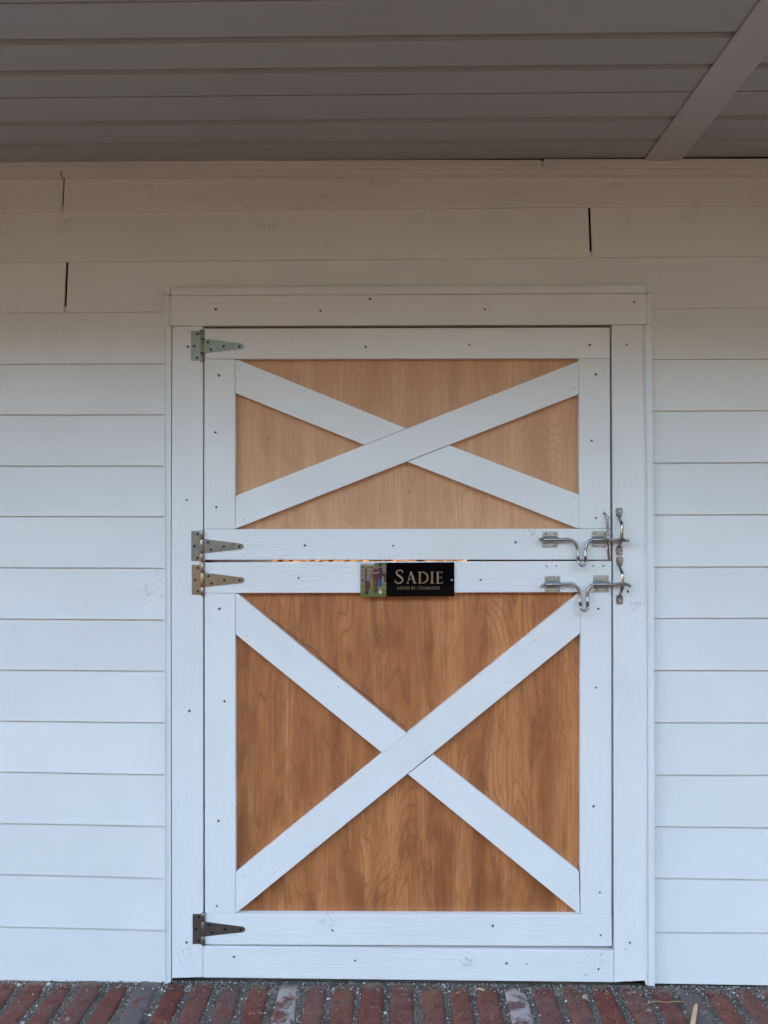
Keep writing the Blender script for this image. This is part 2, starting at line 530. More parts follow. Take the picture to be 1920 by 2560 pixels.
# shared small meshes, facing -y, standing on y = 0
def screw_mesh(name, r, h, mats, cross=0.62, head='pan'):
    bm = bmesh.new()
    prof = [(r, 0.0), (r, h * 0.35), (r * 0.86, h * 0.75), (r * 0.55, h * 0.97), (r * 0.02, h)] if head == 'pan' else \
           [(r, 0.0), (r, h * 0.8), (r * 0.9, h), (r * 0.02, h)]
    seg = 14
    rings = [[bm.verts.new((a * math.cos(2 * math.pi * k / seg), -b, a * math.sin(2 * math.pi * k / seg))) for k in range(seg)] for a, b in prof]
    for i in range(len(rings) - 1):
        for k in range(seg):
            bm.faces.new((rings[i][k], rings[i + 1][k], rings[i + 1][(k + 1) % seg], rings[i][(k + 1) % seg]))
    n0 = len(bm.faces)
    c, wd = r * cross, r * 0.13
    box(bm, -c, c, -h - 0.00015, -h * 0.6, -wd, wd)
    box(bm, -wd, wd, -h - 0.00020, -h * 0.6, -c, c)
    bm.faces.ensure_lookup_table()
    for f in bm.faces[n0:]: f.material_index = 1
    bmesh.ops.recalc_face_normals(bm, faces=bm.faces[:])
    me = bpy.data.meshes.new(name)
    bm.to_mesh(me); bm.free()
    for m in mats: me.materials.append(m)
    for p in me.polygons:
        if p.material_index == 0: p.use_smooth = True
    return me
PANSCREW = screw_mesh('screw', 0.0044, 0.0026, [SCREWM, RECESS])
FLATSCREW = screw_mesh('screw', 0.0037, 0.0007, [DARKSCREW, RECESS], 0.7, 'flat')
def nail_mesh(i):
    bm = bmesh.new()
    rnd = random.Random(i)
    n = 9
    a = [bm.verts.new((math.cos(2 * math.pi * k / n) * 0.0030 * rnd.uniform(0.62, 1.15), 0.0, math.sin(2 * math.pi * k / n) * 0.0033 * rnd.uniform(0.62, 1.15))) for k in range(n)]
    b = [bm.verts.new((v.co.x * 0.82, -0.0004, v.co.z * 0.82)) for v in a]
    t = bm.verts.new((0.0004, -0.0001, 0.0003))
    for k in range(n):
        bm.faces.new((a[k], b[k], b[(k + 1) % n], a[(k + 1) % n]))
        bm.faces.new((b[k], t, b[(k + 1) % n]))
    bmesh.ops.recalc_face_normals(bm, faces=bm.faces[:])
    me = bpy.data.meshes.new('nail_head')
    bm.to_mesh(me); bm.free()
    me.materials.append(NAIL)
    return me
NAILS = [nail_mesh(i) for i in range(6)]
def nails(parent, pts, yf=0.0, scale=1.0, name='nail_head'):
    for a in pts:
        o = link(name, random.choice(NAILS), parent, P(a[0], a[1], yf) + Vector((0, -0.0002, 0)), rot=(0, random.uniform(0, 6.28), 0))
        o.scale = (1.25 * scale * random.uniform(0.85, 1.15),) * 3

def struct(o):
    o['kind'] = 'structure'
    return o

# ================================================================== SETTING
bm = bmesh.new()
g = 300
gv = [bm.verts.new(c) for c in ((-g, -g, -0.05), (g, -g, -0.05), (g, g, -0.05), (-g, g, -0.05))]
bm.faces.new(gv)
struct(finish('ground', bm, GROUND))

# ---- unseen trees round the yard, sized to block low sky; mirrored in plate and metalwork
bm = bmesh.new()
rt = random.Random(5)
TREE_H = 6.6
for i in range(40000):
    th = rt.uniform(-1.5, 1.5)
    k = 1 + rt.uniform(-0.1, 0.1)
    x = 21.0 * math.sin(th) * k
    y = -1.0 - 14.0 * math.cos(th) * k
    top = TREE_H * (1 + 0.28 * math.sin(th)) + 1.1 * mnoise.noise(Vector((x * 0.22, 3.1, 0))) + 0.7 * mnoise.noise(Vector((x * 0.9, 7.7, 0)))  # crowns raised on the right to cut sky light from that side
    z = -0.05 + top * (1 - rt.random() ** 1.6)
    c = Vector((x, y, z))
    d = Vector((rt.gauss(0, 1), rt.gauss(0, 1), rt.gauss(0, 1))).normalized()
    e = d.orthogonal().normalized()
    f = d.cross(e)
    r = rt.uniform(0.12, 0.30)
    bm.faces.new([bm.verts.new(c + q) for q in (e * r, f * r * .6, -e * r, -f * r * .6)])
belt = finish('unseen_treeline', bm, plain('dark_foliage', (0.055, 0.046, 0.028), 0.8, 0.2))
belt['kind'] = 'stuff'

# ---- brick paving of the porch: bricks on edge, square to the wall, wide gritty joints
bm = bmesh.new()
XA, XB, YA, YB = -3.2, 3.2, -3.0, 0.30
nx, ny = 320, 0
ys = [YB - 0.02 * i for i in range(29)] + [-0.40, -1.0, -2.0, YA]
ys = sorted(set(round(v, 4) for v in ys), reverse=True)
rows = []
for y in ys:
    row = []
    for i in range(nx + 1):
        x = XA + (XB - XA) * i / nx
        t = max(0.0, min(1.0, (y + 0.030) / 0.06))
        z = -0.0065 + 0.0055 * t * t * (3 - 2 * t) + 0.004 * mnoise.noise(Vector((x * 14, y * 14, 3))) + 0.0025 * mnoise.noise(Vector((x * 50, y * 50, 9)))
        row.append(bm.verts.new((x, y, z)))
    rows.append(row)
for a, b in zip(rows, rows[1:]):
    for i in range(nx):
        bm.faces.new((a[i], b[i], b[i + 1], a[i + 1]))
paving = struct(finish('brick_paving', bm, GRIT))

def brick_bm(L, W, H, seed, nl=16, nw=7):
    """one worn brick on edge: rounded, chipped, dished top"""
    bm = bmesh.new()
    g = [[None] * (nw + 1) for _ in range(nl + 1)]
    for i in range(nl + 1):
        for j in range(nw + 1):
            u, v = i / nl - 0.5, j / nw - 0.5
            e = min(0.5 - abs(u), (0.5 - abs(v)) * W / L * 1.0)
            p = Vector((v * W * 40 + seed * 13.1, u * L * 40, seed * 7.7))
            z = H + 0.0016 * mnoise.noise(p * 0.6) + 0.0009 * mnoise.noise(p * 2.1)
            ed = e * L
            z -= 0.0038 * max(0.0, 1 - ed / 0.0045) ** 2 * (1.0 + 1.5 * max(0, mnoise.noise(p * 0.8)))
            jx = 0.0030 * mnoise.noise(Vector((u * L * 60, seed * 3.3, v))) if abs(v) > 0.49 else 0
            jy = 0.003 * mnoise.noise(Vector((v * W * 60, seed * 5.3, u))) if abs(u) > 0.49 else 0
            g[i][j] = bm.verts.new((v * W + jx, u * L + jy, z))
    for i in range(nl):
        for j in range(nw):
            bm.faces.new((g[i][j], g[i][j + 1], g[i + 1][j + 1], g[i + 1][j]))
    rim = [g[0][j] for j in range(nw + 1)] + [g[i][nw] for i in range(1, nl + 1)] + [g[nl][j] for j in range(nw - 1, -1, -1)] + [g[i][0] for i in range(nl - 1, 0, -1)]
    low = [bm.verts.new((v.co.x, v.co.y, -0.03)) for v in rim]
    n = len(rim)
    for k in range(n):
        bm.faces.new((rim[k], low[k], low[(k + 1) % n], rim[(k + 1) % n]))
    bm.faces.new(low)
    bmesh.ops.recalc_face_normals(bm, faces=bm.faces[:])
    return bm
pale_of = {10: 0.45, 11: 0.95, 19: 1.0, 25: 0.55, 23: 0.55, 18: 0.35, 15: 0.25, 8: 0.3, 17: 0.4}
grey_of = {6: 1.0, 9: 0.5, 25: 0.9, 19: 0.5, 4: 0.35}
XC = PZ(1005, 2475, 0).x
def put_brick(k, row, seed):
    L = 0.198 + random.uniform(-0.004, 0.004)
    W = 0.0585 + random.uniform(-0.004, 0.004)
    me = bpy.data.meshes.new('brick')
    b = brick_bm(L, W, 0.0, seed)
    b.to_mesh(me); b.free()
    me.materials.append(BRICK)
    for p in me.polygons: p.use_smooth = True
    x = XC + (k - 15) * 0.0795 + random.uniform(-0.0045, 0.0045)
    ysh = {4: -.008, 5: -.012, 9: -.008, 10: -.006, 18: -.008, 19: -.004, 12: .012, 7: .006}.get(k, 0.0) if row == 0 else 0.0
    y = 0.024 - L / 2 + ysh + random.uniform(-0.009, 0.006) - row * 0.213
    o = link('brick', me, paving, (x, y, random.uniform(-0.0025, 0.002)), rot=(random.uniform(-.006, .006), random.uniform(-.012, .012), random.uniform(-.012, .012)))
    o['hue'] = random.random()
    o['pale'] = pale_of.get(k, random.uniform(0.0, 0.38)) if row == 0 else random.random() * 0.5
    o['grey'] = grey_of.get(k, random.uniform(0, 0.28)) if row == 0 else random.random() * 0.4
for row in range(2):
    for k in range(-4, 35):
        put_brick(k, row, row * 50 + k + 10)
# the paving nearer the camera, out of the frame: one mass of bricks
bm = bmesh.new()
for row in range(2, 14):
    for k in range(-18, 49):
        x = XC + (k - 15) * 0.0795 + random.uniform(-.002, .002)
        y = 0.014 - 0.099 - row * 0.213
        z = random.uniform(-.002, .002)
        box(bm, x - .028, x + .028, y - .098, y + .098, -0.03, z)
for row in range(2):
    for k in list(range(-18, -4)) + list(range(35, 49)):
        x = XC + (k - 15) * 0.0795
        y = 0.014 - 0.099 - row * 0.213
        box(bm, x - .028, x + .028, y - .098, y + .098, -0.03, 0)
far = finish('brick_field', bm, BRICK, paving)
far['kind'] = 'stuff'; far['hue'] = 0.5; far['pale'] = 0.2; far['grey'] = 0.1

# ---- loose gravel in the joints and along the foot of the wall
bm = bmesh.new()
shade = []
ico = bmesh.new()
bmesh.ops.create_icosphere(ico, subdivisions=1, radius=1.0)
iv = [v.co.copy() for v in ico.verts]
ifc = [[v.index for v in f.verts] for f in ico.faces]
ico.free()
rg = random.Random(11)
def stone(x, y, z, r, sh):
    rot = Matrix.Rotation(rg.uniform(0, 6.28), 3, Vector((rg.random() - .5, rg.random() - .5, rg.random() - .5)).normalized())
    sc = Vector((rg.uniform(.7, 1.4), rg.uniform(.6, 1.1), rg.uniform(.45, .8))) * r
    vs = []
    for c in iv:
        k = rg.uniform(0.8, 1.15)
        q = rot @ Vector((c.x * sc.x * k, c.y * sc.y * k, c.z * sc.z * k))
        vs.append(bm.verts.new((x + q.x, y + q.y, z + q.z)))
        shade.append(sh)
    for f in ifc: bm.faces.new([vs[i] for i in f])
def surf(x, y):
    t = max(0.0, min(1.0, (y + 0.030) / 0.06))
    return -0.0065 + 0.0055 * t * t * (3 - 2 * t)
for i in range(15000):
    x = rg.uniform(-1.35, 1.35)
    k = rg.random()
    if k < 0.55: y = -0.24 * rg.random()
    else: y = -0.045 * rg.random() ** 1.3 + 0.02
    ph = ((x - XC) / 0.0795) % 1.0
    onbrick = (ph < 0.33 or ph > 0.67) and y < 0.012
    if onbrick and rg.random() < (0.97 if y < -0.04 else 0.80): continue
    r = rg.choice((0.0011, 0.0015, 0.0019, 0.0024)) * rg.uniform(0.8, 1.2)
    if rg.random() < 0.11: r *= 1.9
    if onbrick: r *= 0.7
    z = (0.0015 if onbrick else surf(x, y)) + r * 0.3
    stone(x, y, z, r, rg.random() ** 1.5)
gravel = finish('gravel', bm, STONE)
gravel['kind'] = 'stuff'
gravel['label'] = 'pale and grey gravel chips between the bricks and along the foot of the wall'
at = gravel.data.attributes.new('shade', 'FLOAT', 'POINT')
at.data.foreach_set('value', shade)

# ================================================================== BARN WALL
wall = thing('barn_wall', (0, 0.05, 0), 'white barn wall of wide horizontal lap siding around the stable door', 'wall')
WXA, WXB = -9.0, 9.0
dl, dr = P(509, 1300, 0).x, P(1531, 1300, 0).x
dt, db = P(1000, 816, 0).z, P(1000, 2372, 0).z
TOPZ = P(960, 401, -0.012).z
bm = bmesh.new()
box(bm, WXA, dl - 0.03, 0.030, 0.10, 0.0, TOPZ + 0.2)
finish('sheathing', bm, FELT, wall)
bm = bmesh.new()
box(bm, dr + 0.03, WXB, 0.030, 0.10, 0.0, TOPZ + 0.2)
finish('sheathing', bm, FELT, wall)
bm = bmesh.new()
box(bm, dl - 0.03, dr + 0.03, 0.030, 0.10, dt + 0.03, TOPZ + 0.2)
finish('sheathing', bm, FELT, wall)

YS = 0.024
def siding(xl, xr, b0, b1, t0, t1, pxl, pxr, tone=None):
    """one lap board; b/t = bottom and top line heights (photo) at photo x = pxl, pxr; runs from xl to xr"""
    yb, yt, ov = YS - 0.0090, YS - 0.001, 0.020
    bl, br = P(pxl, b0, yb), P(pxr, b1, yb)
    tl, tr = P(pxl, t0, yb), P(pxr, t1, yb)
    def at(a, b, x): return a.z + (b.z - a.z) * max(-0.6, min(1.8, (x - a.x) / (b.x - a.x)))
    XL = P(xl[0], xl[1], yb).x if isinstance(xl, tuple) else xl
    XLt = P(xl[2], xl[3], yb).x if isinstance(xl, tuple) else xl
    XR = P(xr[0], xr[1], yb).x if isinstance(xr, tuple) else xr
    XRt = P(xr[2], xr[3], yb).x if isinstance(xr, tuple) else xr
    bm = bmesh.new()
    n = 24
    cols = []
    for i in range(n + 1):
        f = i / n
        x, x2 = XL + (XR - XL) * f, XLt + (XRt - XLt) * f
        zb, zt = at(bl, br, x), at(tl, tr, x2) + ov
        wv = 0.0007 * mnoise.noise(Vector((x * 2.2, b0 * 0.37, 1)))
        zb += 0.0008 * mnoise.noise(Vector((x * 1.7, b0 * 0.11, 5)))
        cols.append([bm.verts.new(c) for c in ((x, yb + 0.0008 + wv, zb), (x, yb + wv, zb + 0.0006), (x2, yt + wv * .3, zt), (x2, yt + 0.005, zt), (x, yb + 0.0062, zb))])
    for a, b in zip(cols, cols[1:]):
        for k in range(5):
            bm.faces.new((a[k], a[(k + 1) % 5], b[(k + 1) % 5], b[k]))
    bm.faces.new(cols[0]); bm.faces.new(cols[-1][::-1])
    o = finish('siding_board', bm, SIDING, wall, grain=(1, 0, 0))
    o['tone'] = random.random() if tone is None else tone
    return o
# three full courses over the door, each butted once with an open joint
siding(WXA, (154, 528, 156.5, 441), 530.7, 513.4, 440, 437, 0, 1920)
siding((158, 528, 160, 441), WXB, 530.7, 513.4, 440, 437, 0, 1920)
siding(WXA, (1474.6, 642, 1471.4, 516), 655.7, 640, 530.7, 513.4, 0, 1920)
siding((1481, 642, 1477.6, 516), WXB, 655.7, 640, 530.7, 513.4, 0, 1920)
siding(WXA, (159.2, 780, 162.4, 656), 781.9, 769, 655.7, 640, 0, 1920)
siding((165.6, 780, 168.8, 656), WXB, 781.9, 769, 655.7, 640, 0, 1920)
LA = [781.9, 910.1, 1036.3, 1164.1, 1290.3, 1418.5, 1546.7, 1674.6, 1802, 1929.4, 2058, 2185.8, 2316.8, 2450]
LB = [781.1, 908.9, 1035.9, 1164.1, 1291.1, 1419.7, 1549.1, 1677.4, 1806.5, 1936.3, 2065.7, 2195.2, 2325.4, 2460.5]
RA = [769.7, 897.9, 1026.8, 1156.6, 1286.8, 1417, 1545.5, 1675, 1806, 1937, 2066, 2194.9, 2330.4, 2459]
RB = [768.5, 897.0, 1025.6, 1155.8, 1285.6, 1416.2, 1544.7, 1675.8, 1806.8, 1937.8, 2069.2, 2199.8, 2332.4, 2464]
xle, xre = P(418, 1300, 0).x, P(1628, 1300, 0).x
for i in range(13):
    siding(WXA, xle, LA[i + 1], LB[i + 1], LA[i], LB[i], 0, 407)
    siding(xre, WXB, RA[i + 1], RB[i + 1], RA[i], RB[i], 1635, 1920)
# cornice strips under the ceiling
def strip(px, yf, th, name, mat, bev=0.002):
    return board(name, px, yf, th, mat, wall, (1, 0, 0), bev)
strip([(-900, 423), (151.5, 421.8), (151.5, 441), (-900, 443)], -0.001, 0.024, 'cornice_strip', CORN)
strip([(154.5, 421.6), (2800, 414), (2800, 433), (154.5, 440.6)], -0.001, 0.024, 'cornice_strip', CORN)
strip([(-900, 398), (1356.5, 398), (1356.5, 420.3), (-900, 423.5)], -0.012, 0.03, 'cornice_moulding', CORN, 0.004)
strip([(1357.5, 396), (2800, 393), (2800, 413.5), (1357.5, 419.3)], -0.0135, 0.03, 'cornice_moulding', CORN, 0.004)

# ================================================================== PORCH CEILING AND ROOF
roof = thing('porch_roof', (0, -1.4, TOPZ), 'grey grooved plank ceiling under the porch roof', 'porch roof')
ZC = TOPZ + 0.0015
PW = 0.1108
finish.flat = True
y0 = -0.010
ZB = 0.0
for i in range(11):
    y1 = y0 - PW
    lock = (i % 3 == 2)
    gw, gd = (0.0035, 0.016) if lock else (0.021, 0.017)
    gm = 0.002 if lock else 0.0115
    prof = [(y0, 0.0012 if i % 3 == 0 else 0), (y1 + gw, 0.0), (y1 + gm, gd), (y1 + 0.0006, gd), (y1 + 0.0006, 0.022), (y0, 0.022)]
    bm = bmesh.new()
    n = 10
    rings = []
    for k in range(n + 1):
        x = WXA + (WXB - WXA) * k / n
        dz = 0.0012 * mnoise.noise(Vector((x * 1.1, i * 0.7, 2)))
        rings.append([bm.verts.new((x, a, ZC + b + dz)) for a, b in prof])
    for a, b in zip(rings, rings[1:]):
        for k in range(6):
            bm.faces.new((a[k], a[(k + 1) % 6], b[(k + 1) % 6], b[k]))
    bm.faces.new(rings[0]); bm.faces.new(rings[-1][::-1])
    finish('soffit_plank', bm, SOFFIT, roof, grain=(1, 0, 0))
    y0 = y1
YEND = y0
finish.flat = False
bm = bmesh.new()
ridge = [(YEND - 0.06, TOPZ + 0.16), (2.6, TOPZ + 1.75), (4.9, TOPZ + 0.95)]
rl = [[bm.verts.new((x, y, z + d)) for (y, z), d in [(q, 0) for q in ridge] + [(q, 0.09) for q in ridge[::-1]]] for x in (WXA - .3, WXB + .3)]
for k in range(6): bm.faces.new((rl[0][k], rl[0][(k + 1) % 6], rl[1][(k + 1) % 6], rl[1][k]))
for q in rl:
    bm.faces.new((q[0], q[1], q[4], q[5])); bm.faces.new((q[1], q[2], q[3], q[4]))
finish('roof_deck', bm, ROOF, roof)
bm = bmesh.new()
box(bm, WXA - .2, WXB + .2, YEND - 0.030, YEND - 0.006, TOPZ - 0.03, TOPZ + 0.158)
finish('fascia', bm, SMOOTH, roof, grain=(1, 0, 0))
# cover strip across the ceiling: shallow ridge, two lapped lengths
def batten(pl0, pr0, pl1, pr1, dz, tip, drop=0.010):
    A0, B0 = PZ(*pl0, ZC), PZ(*pr0, ZC)
    A1, B1 = PZ(*pl1, ZC), PZ(*pr1, ZC)
    bm = bmesh.new()
    rows = []
    for (a, b, tp) in ((A0, B0, tip), (A1, B1, 0.0)):
        mid = (a + b) / 2 + (A0 - A1).normalized() * tp
        s = [a + Vector((0, 0, -0.004 - dz)), a * .97 + b * .03 + Vector((0, 0, -0.006 - dz)), mid + Vector((0, 0, -drop - dz)), b * .97 + a * .03 + Vector((0, 0, -0.006 - dz)), b + Vector((0, 0, -0.004 - dz)),
             b + Vector((0, 0, -0.0008)), a + Vector((0, 0, -0.0008))]
        rows.append([bm.verts.new(c) for c in s])
    n = 7
    for k in range(n):
        bm.faces.new((rows[0][k], rows[0][(k + 1) % n], rows[1][(k + 1) % n], rows[1][k]))
    bm.faces.new(rows[0]); bm.faces.new(rows[1][::-1])
    return finish('batten', bm, BATTEN, roof, grain=(0, 1, 0))
def lerp(a, b, t): return (a[0] + (b[0] - a[0]) * t, a[1] + (b[1] - a[1]) * t)
LN, LFAR = (1611, 396), (1898, 0)
RN, RFAR = (1704, 394), (1920, 128)
tl = 0.213
batten(LN, RN, lerp(LN, LFAR, tl), lerp(RN, RFAR, 0.32), 0.0012, 0.004)
batten(lerp(LN, LFAR, tl + 0.001), lerp(RN, RFAR, 0.322), lerp(LN, LFAR, 1.9), lerp(RN, RFAR, 2.8), 0.0, 0.004)
for (a, b) in ((1340 + 930 / 2.86, 997 / 2.86), (1340 + 1062 / 2.86, 994 / 2.86)):
    o = link('nail_head', NAILS[1], roof, PZ(a, b, ZC - 0.011), rot=(R(-90), 0, 0))
    o.scale = (0.9,) * 3

# ================================================================== STALL BEHIND THE DOOR
stall = thing('stall_partition', (-0.95, 1.8, 0), 'brown upright plank partition glimpsed through the gap between the door halves', 'partition')
for i in range(26):
    bm = bmesh.new()
    y = 0.12 + i * 0.135
    box(bm, -0.95 - 0.03, -0.95 + random.uniform(-.002, .002), y, y + 0.130, 0.0, 2.35)
    finish('plank', bm, DOWN, stall)
back = thing('stall_back_wall', (1.5, 3.68, 0), 'dark back wall of the stall seen at the right end of the door gap', 'wall')
bm = bmesh.new(); box(bm, 0.58, 3.0, 3.65, 3.70, 0.0, 2.35); finish('wall_panel', bm, DOWN, back)
bm = bmesh.new(); box(bm, 0.53, 0.579, 3.63, 3.72, 0.0, 2.35); finish('corner_post', bm, RAW, back)
side = thing('stall_side_wall', (1.6, 1.9, 0), 'bare brown side wall of the stall behind the latch side of the door', 'wall')
bm = bmesh.new(); box(bm, 1.55, 1.60, 0.11, 3.64, 0.0, 2.35); finish('wall_panel', bm, DOWN, side)

# fallen leaves over the ground behind the barn, the orange line in the gap
bm = bmesh.new()
rl_ = random.Random(21)
for i in range(16000):
    x, y = rl_.uniform(-5.5, 4.5), 5.2 + 40 * rl_.random() ** 1.4
    c = Vector((x, y, -0.04 + rl_.uniform(0, 0.05)))
    d = Vector((rl_.gauss(0, .22), rl_.gauss(0, .22), 1)).normalized()
    e = d.orthogonal().normalized()
    e = Matrix.Rotation(rl_.uniform(0, 6.28), 3, d) @ e
    f = d.cross(e)
    r = rl_.uniform(0.10, 0.22)
    bm.faces.new([bm.verts.new(c + q) for q in (e * r, f * r * .55, -e * r, -f * r * .55)])
litter = finish('leaf_litter', bm, plain('dry_orange_leaves', (0.20, 0.085, 0.032), 0.95, 0.0))
litter['kind'] = 'stuff'

# ================================================================== DOOR FRAME
frame = thing('door_frame', (0, 0.0, 0), 'white door frame of nailed boards with a vinyl edge strip', 'door frame')
V, Hh = (0, 0, 1), (1, 0, 0)
board('header_board', [(425.5, 739.5), (1615, 734.2), (1615, 810.8), (425.5, 814.3)], -0.0005, 0.026, SMOOTH, frame, Hh)
board('jamb_board', [(430.6, 815.8), (507.3, 815.6), (507, 1320), (507.4, 2443.4), (461, 2443.2), (459, 2444.6), (429.8, 2446), (428.6, 1400)], 0.0, 0.028, PAINT, frame, V)
board('jamb_board', [(1529.5, 812.2), (1607.2, 811.9), (1613, 1400), (1614.3, 2452), (1570, 2452.3), (1564, 2454), (1535.4, 2456), (1533.2, 1400)], 0.0, 0.028, PAINT, frame, V)
board('sill_board', [(508, 2366.3), (1020, 2372.6), (1534, 2379), (1534.6, 2455.8), (508, 2444.2)], 0.0, 0.055, PAINT, frame, Hh)
# vinyl edge strips round the boards
def edge_strip(lip, flat_, yl, yf):
    a = [P(q[0], q[1], yl) for q in lip]
    b = prism_bm([(p.x, p.z) for p in a], yl, 0.03, 0.0016)
    a = [P(q[0], q[1], yf) for q in flat_]
    finish('edge_strip', prism_bm([(p.x, p.z) for p in a], yf, 0.027, 0.0012, 2, b), TRIM, frame, grain=V)
edge_strip([(408.8, 815.4), (412.6, 815.4), (412.9, 1400), (413.6, 2460.5), (409.8, 2460.5), (409.1, 1400)],
           [(413.0, 815.4), (428, 815.4), (426.4, 1400), (427.2, 2456), (414.0, 2460.5), (413.3, 1400)], -0.0065, -0.0015)
board('edge_strip', [(408.7, 736.8), (424, 736.8), (424.4, 814.6), (408.9, 814.6)], -0.0022, 0.03, TRIM, frame, V, 0.003)
edge_strip([(1608.4, 811.6), (1612, 811.6), (1618, 1400), (1619.4, 2465), (1615.8, 2465), (1614.4, 1400)],
           [(1612.4, 811.6), (1629.5, 811.3), (1635.5, 1400), (1637.3, 2466), (1619.8, 2465), (1618.4, 1400)], -0.0055, -0.003)
board('edge_strip', [(1616, 732.3), (1629, 732.3), (1629.4, 810.6), (1616, 810.8)], -0.0022, 0.03, TRIM, frame, V, 0.003)
board('cap_strip', [(426.4, 718.7), (1616.4, 712.2), (1616.4, 732.2), (426.4, 738.3)], -0.003, 0.03, TRIM, frame, Hh, 0.002)
board('corner_cap', [(410, 720), (425.4, 719.2), (425.4, 736), (409, 736)], 0.001, 0.02, TRIM, frame, V, 0.001)
board('corner_cap', [(1617, 712.2), (1632.6, 712), (1632.6, 731), (1617, 731.2)], -0.0035, 0.03, TRIM, frame, V, 0.0015)
# raw timber lining of the opening, seen only in the gaps
def lining(x0, x1, y0, y1, za, zb):
    bm = bmesh.new(); box(bm, x0, x1, y0, y1, za, zb); finish('jamb_lining', bm, RAW, frame)
lining(dl - 0.028, dl + 0.001, 0.0292, 0.14, 0.02, dt + 0.02)
lining(dr - 0.001, dr + 0.028, 0.0292, 0.14, 0.02, dt + 0.02)
lining(dl + 0.002, dr - 0.002, 0.0292, 0.14, dt - 0.004, dt + 0.028)
lining(dl + 0.0015, dl + 0.014, 0.034, 0.05, 0.05, dt - 0.006)     # stops
lining(dr - 0.014, dr - 0.0015, 0.034, 0.05, 0.05, dt - 0.006)
nails(frame, [z1(529, 242), z1(1398, 254), z2(38, 243), z2(1280, 183), dd(799, 646)], -0.0005)
nails(frame, [z1(296, 553), z3(287, 165), dd(409, 1536), z5(287, 850), z2(1217, 538), z4(1226, 925), z6(1243, 853), z5(679, 968), dd(767, 2075), z6(221, 1022), z6(983, 1070)])
nails(frame, [z6(1213, 908), z6(878, 1122), z6(390, 1028), z4(1410, 103)], 0, 0.5)

# ================================================================== DOOR LEAVES
PY = 0.0195
upper = thing('upper_stable_door', (0.0, 0.01, P(1000, 1400, 0).z), 'closed upper half of the stable door, pale plywood behind a flat white cross', 'door')
lower = thing('lower_stable_door', (0.0, 0.01, P(1000, 2362, 0).z), 'closed lower half of the stable door, darker stained plywood behind a steep white cross', 'door')
board('plywood_panel', [(513, 823), (1522, 820), (1525, 1398.4), (512, 1398.4)], PY, 0.012, PLY_TOP, upper, V, 0.0)
board('top_rail', [(511, 821.4), (1524.4, 818.6), (1524.6, 895.4), (511, 897)], 0.0, 0.0185, SMOOTH, upper, Hh)
board('bottom_rail', [(510.4, 1323.2), (1526.4, 1322), (1526.8, 1399.2), (510.4, 1399.6)], 0.0, 0.0185, PAINT, upper, Hh)
board('stile', [(511, 897.8), (588, 897.8), (587.6, 1322.5), (510.4, 1322.5)], 0.0, 0.0185, PAINT, upper, V)
board('stile', [(1446.8, 896.2), (1524.5, 896), (1526.3, 1321.2), (1448.8, 1321.4)], 0.0, 0.0185, PAINT, upper, V)
def brace(px, par, mat, dirpx):
    a, b = P(*dirpx[0]), P(*dirpx[1])
    d = b - a
    return board('brace', px, 0.0003, 0.0180, mat, par, (d.x, 0, d.z))
dm = ((588, 1280), (1446, 944))
dn = ((588, 940), (1448, 1279))
brace([(588.6, 1239.5), (1446.2, 903.3), (1446.6, 985), (595, 1319), (588.2, 1321.8)], upper, PAINT, dm)
brace([(588.8, 899.2), (594, 899), (1015.8, 1071.2), (911.2, 1112.3), (588.8, 982.6)], upper, SMOOTH, dn)
brace([(1123.4, 1113.2), (1448.2, 1237.2), (1448.4, 1321.2), (1442, 1320), (1019, 1154.4)], upper, SMOOTH, dn)
nails(upper, [z1(555, 792), z1(525, 1265), z3(533, 227), dd(790, 749), dd(1014, 745), z2(911, 540), z2(960, 783), dd(1278, 952), z4(963, 316), z3(1268, 543), dd(849, 1179), z4(295, 516)])
nails(upper, [z1(720, 737), z1(753, 897), z1(1150, 916), z1(1483, 1047), z1(1184, 1095), z2(751, 743), z2(534, 848), z2(124, 1067), z2(310, 1122), z2(780, 895), z3(742, 175), z3(765, 324), z4(336, 152), z4(783, 138), z4(763, 330), dd(795, 933), dd(822, 919)], 0.0003, 0.36, 'brad_hole')
# lower half
board('plywood_panel', [(514, 1409), (1526.5, 1405.5), (1527, 2363), (514, 2359)], PY, 0.012, PLY_LOW, lower, V, 0.0)
board('top_rail', [(511.2, 1406.6), (1529, 1402.6), (1528.6, 1480.4), (511.4, 1483)], 0.0, 0.0185, PAINT, lower, Hh)
board('bottom_rail', [(512.4, 2284.6), (1529.2, 2288.6), (1529.8, 2366), (512.6, 2361.6)], 0.0, 0.0185, PAINT, lower, Hh)
board('stile', [(511.4, 1483.8), (588, 1483.6), (588.9, 2284.2), (512.3, 2283.8)], 0.0, 0.0185, PAINT, lower, V)
board('stile', [(1451.3, 1481.6), (1528.6, 1481.2), (1529, 2287.8), (1451.4, 2287.6)], 0.0, 0.0185, PAINT, lower, V)
em = ((589, 2232), (1451, 1532))
en = ((589, 1535), (1450, 2235))
brace([(589.6, 2182), (1446, 1484.5), (1450.6, 1482), (1450.6, 1583), (592, 2281.5), (589.6, 2283.4)], lower, PAINT, em)
brace([(588.8, 1484.4), (593.5, 1484.2), (1016.8, 1835), (956, 1883), (589.2, 1586)], lower, SMOOTH, en)
brace([(1082.6, 1887.8), (1447.6, 2179.6), (1450, 2286.6), (1446.5, 2284.6), (1020, 1936)], lower, SMOOTH, en)
nails(lower, [z3(1215, 812), z4(5, 828), z3(560, 1068), dd(485, 1515), dd(472, 1773), z5(537, 547), z4(982, 1068), dd(1287, 1485), dd(1282, 1742), z6(995, 436), z5(1497, 750), z6(105, 712), z6(1000, 790)])
lz = lambda X, Y: (580 + X / 1.885, 1500 + Y / 1.885)
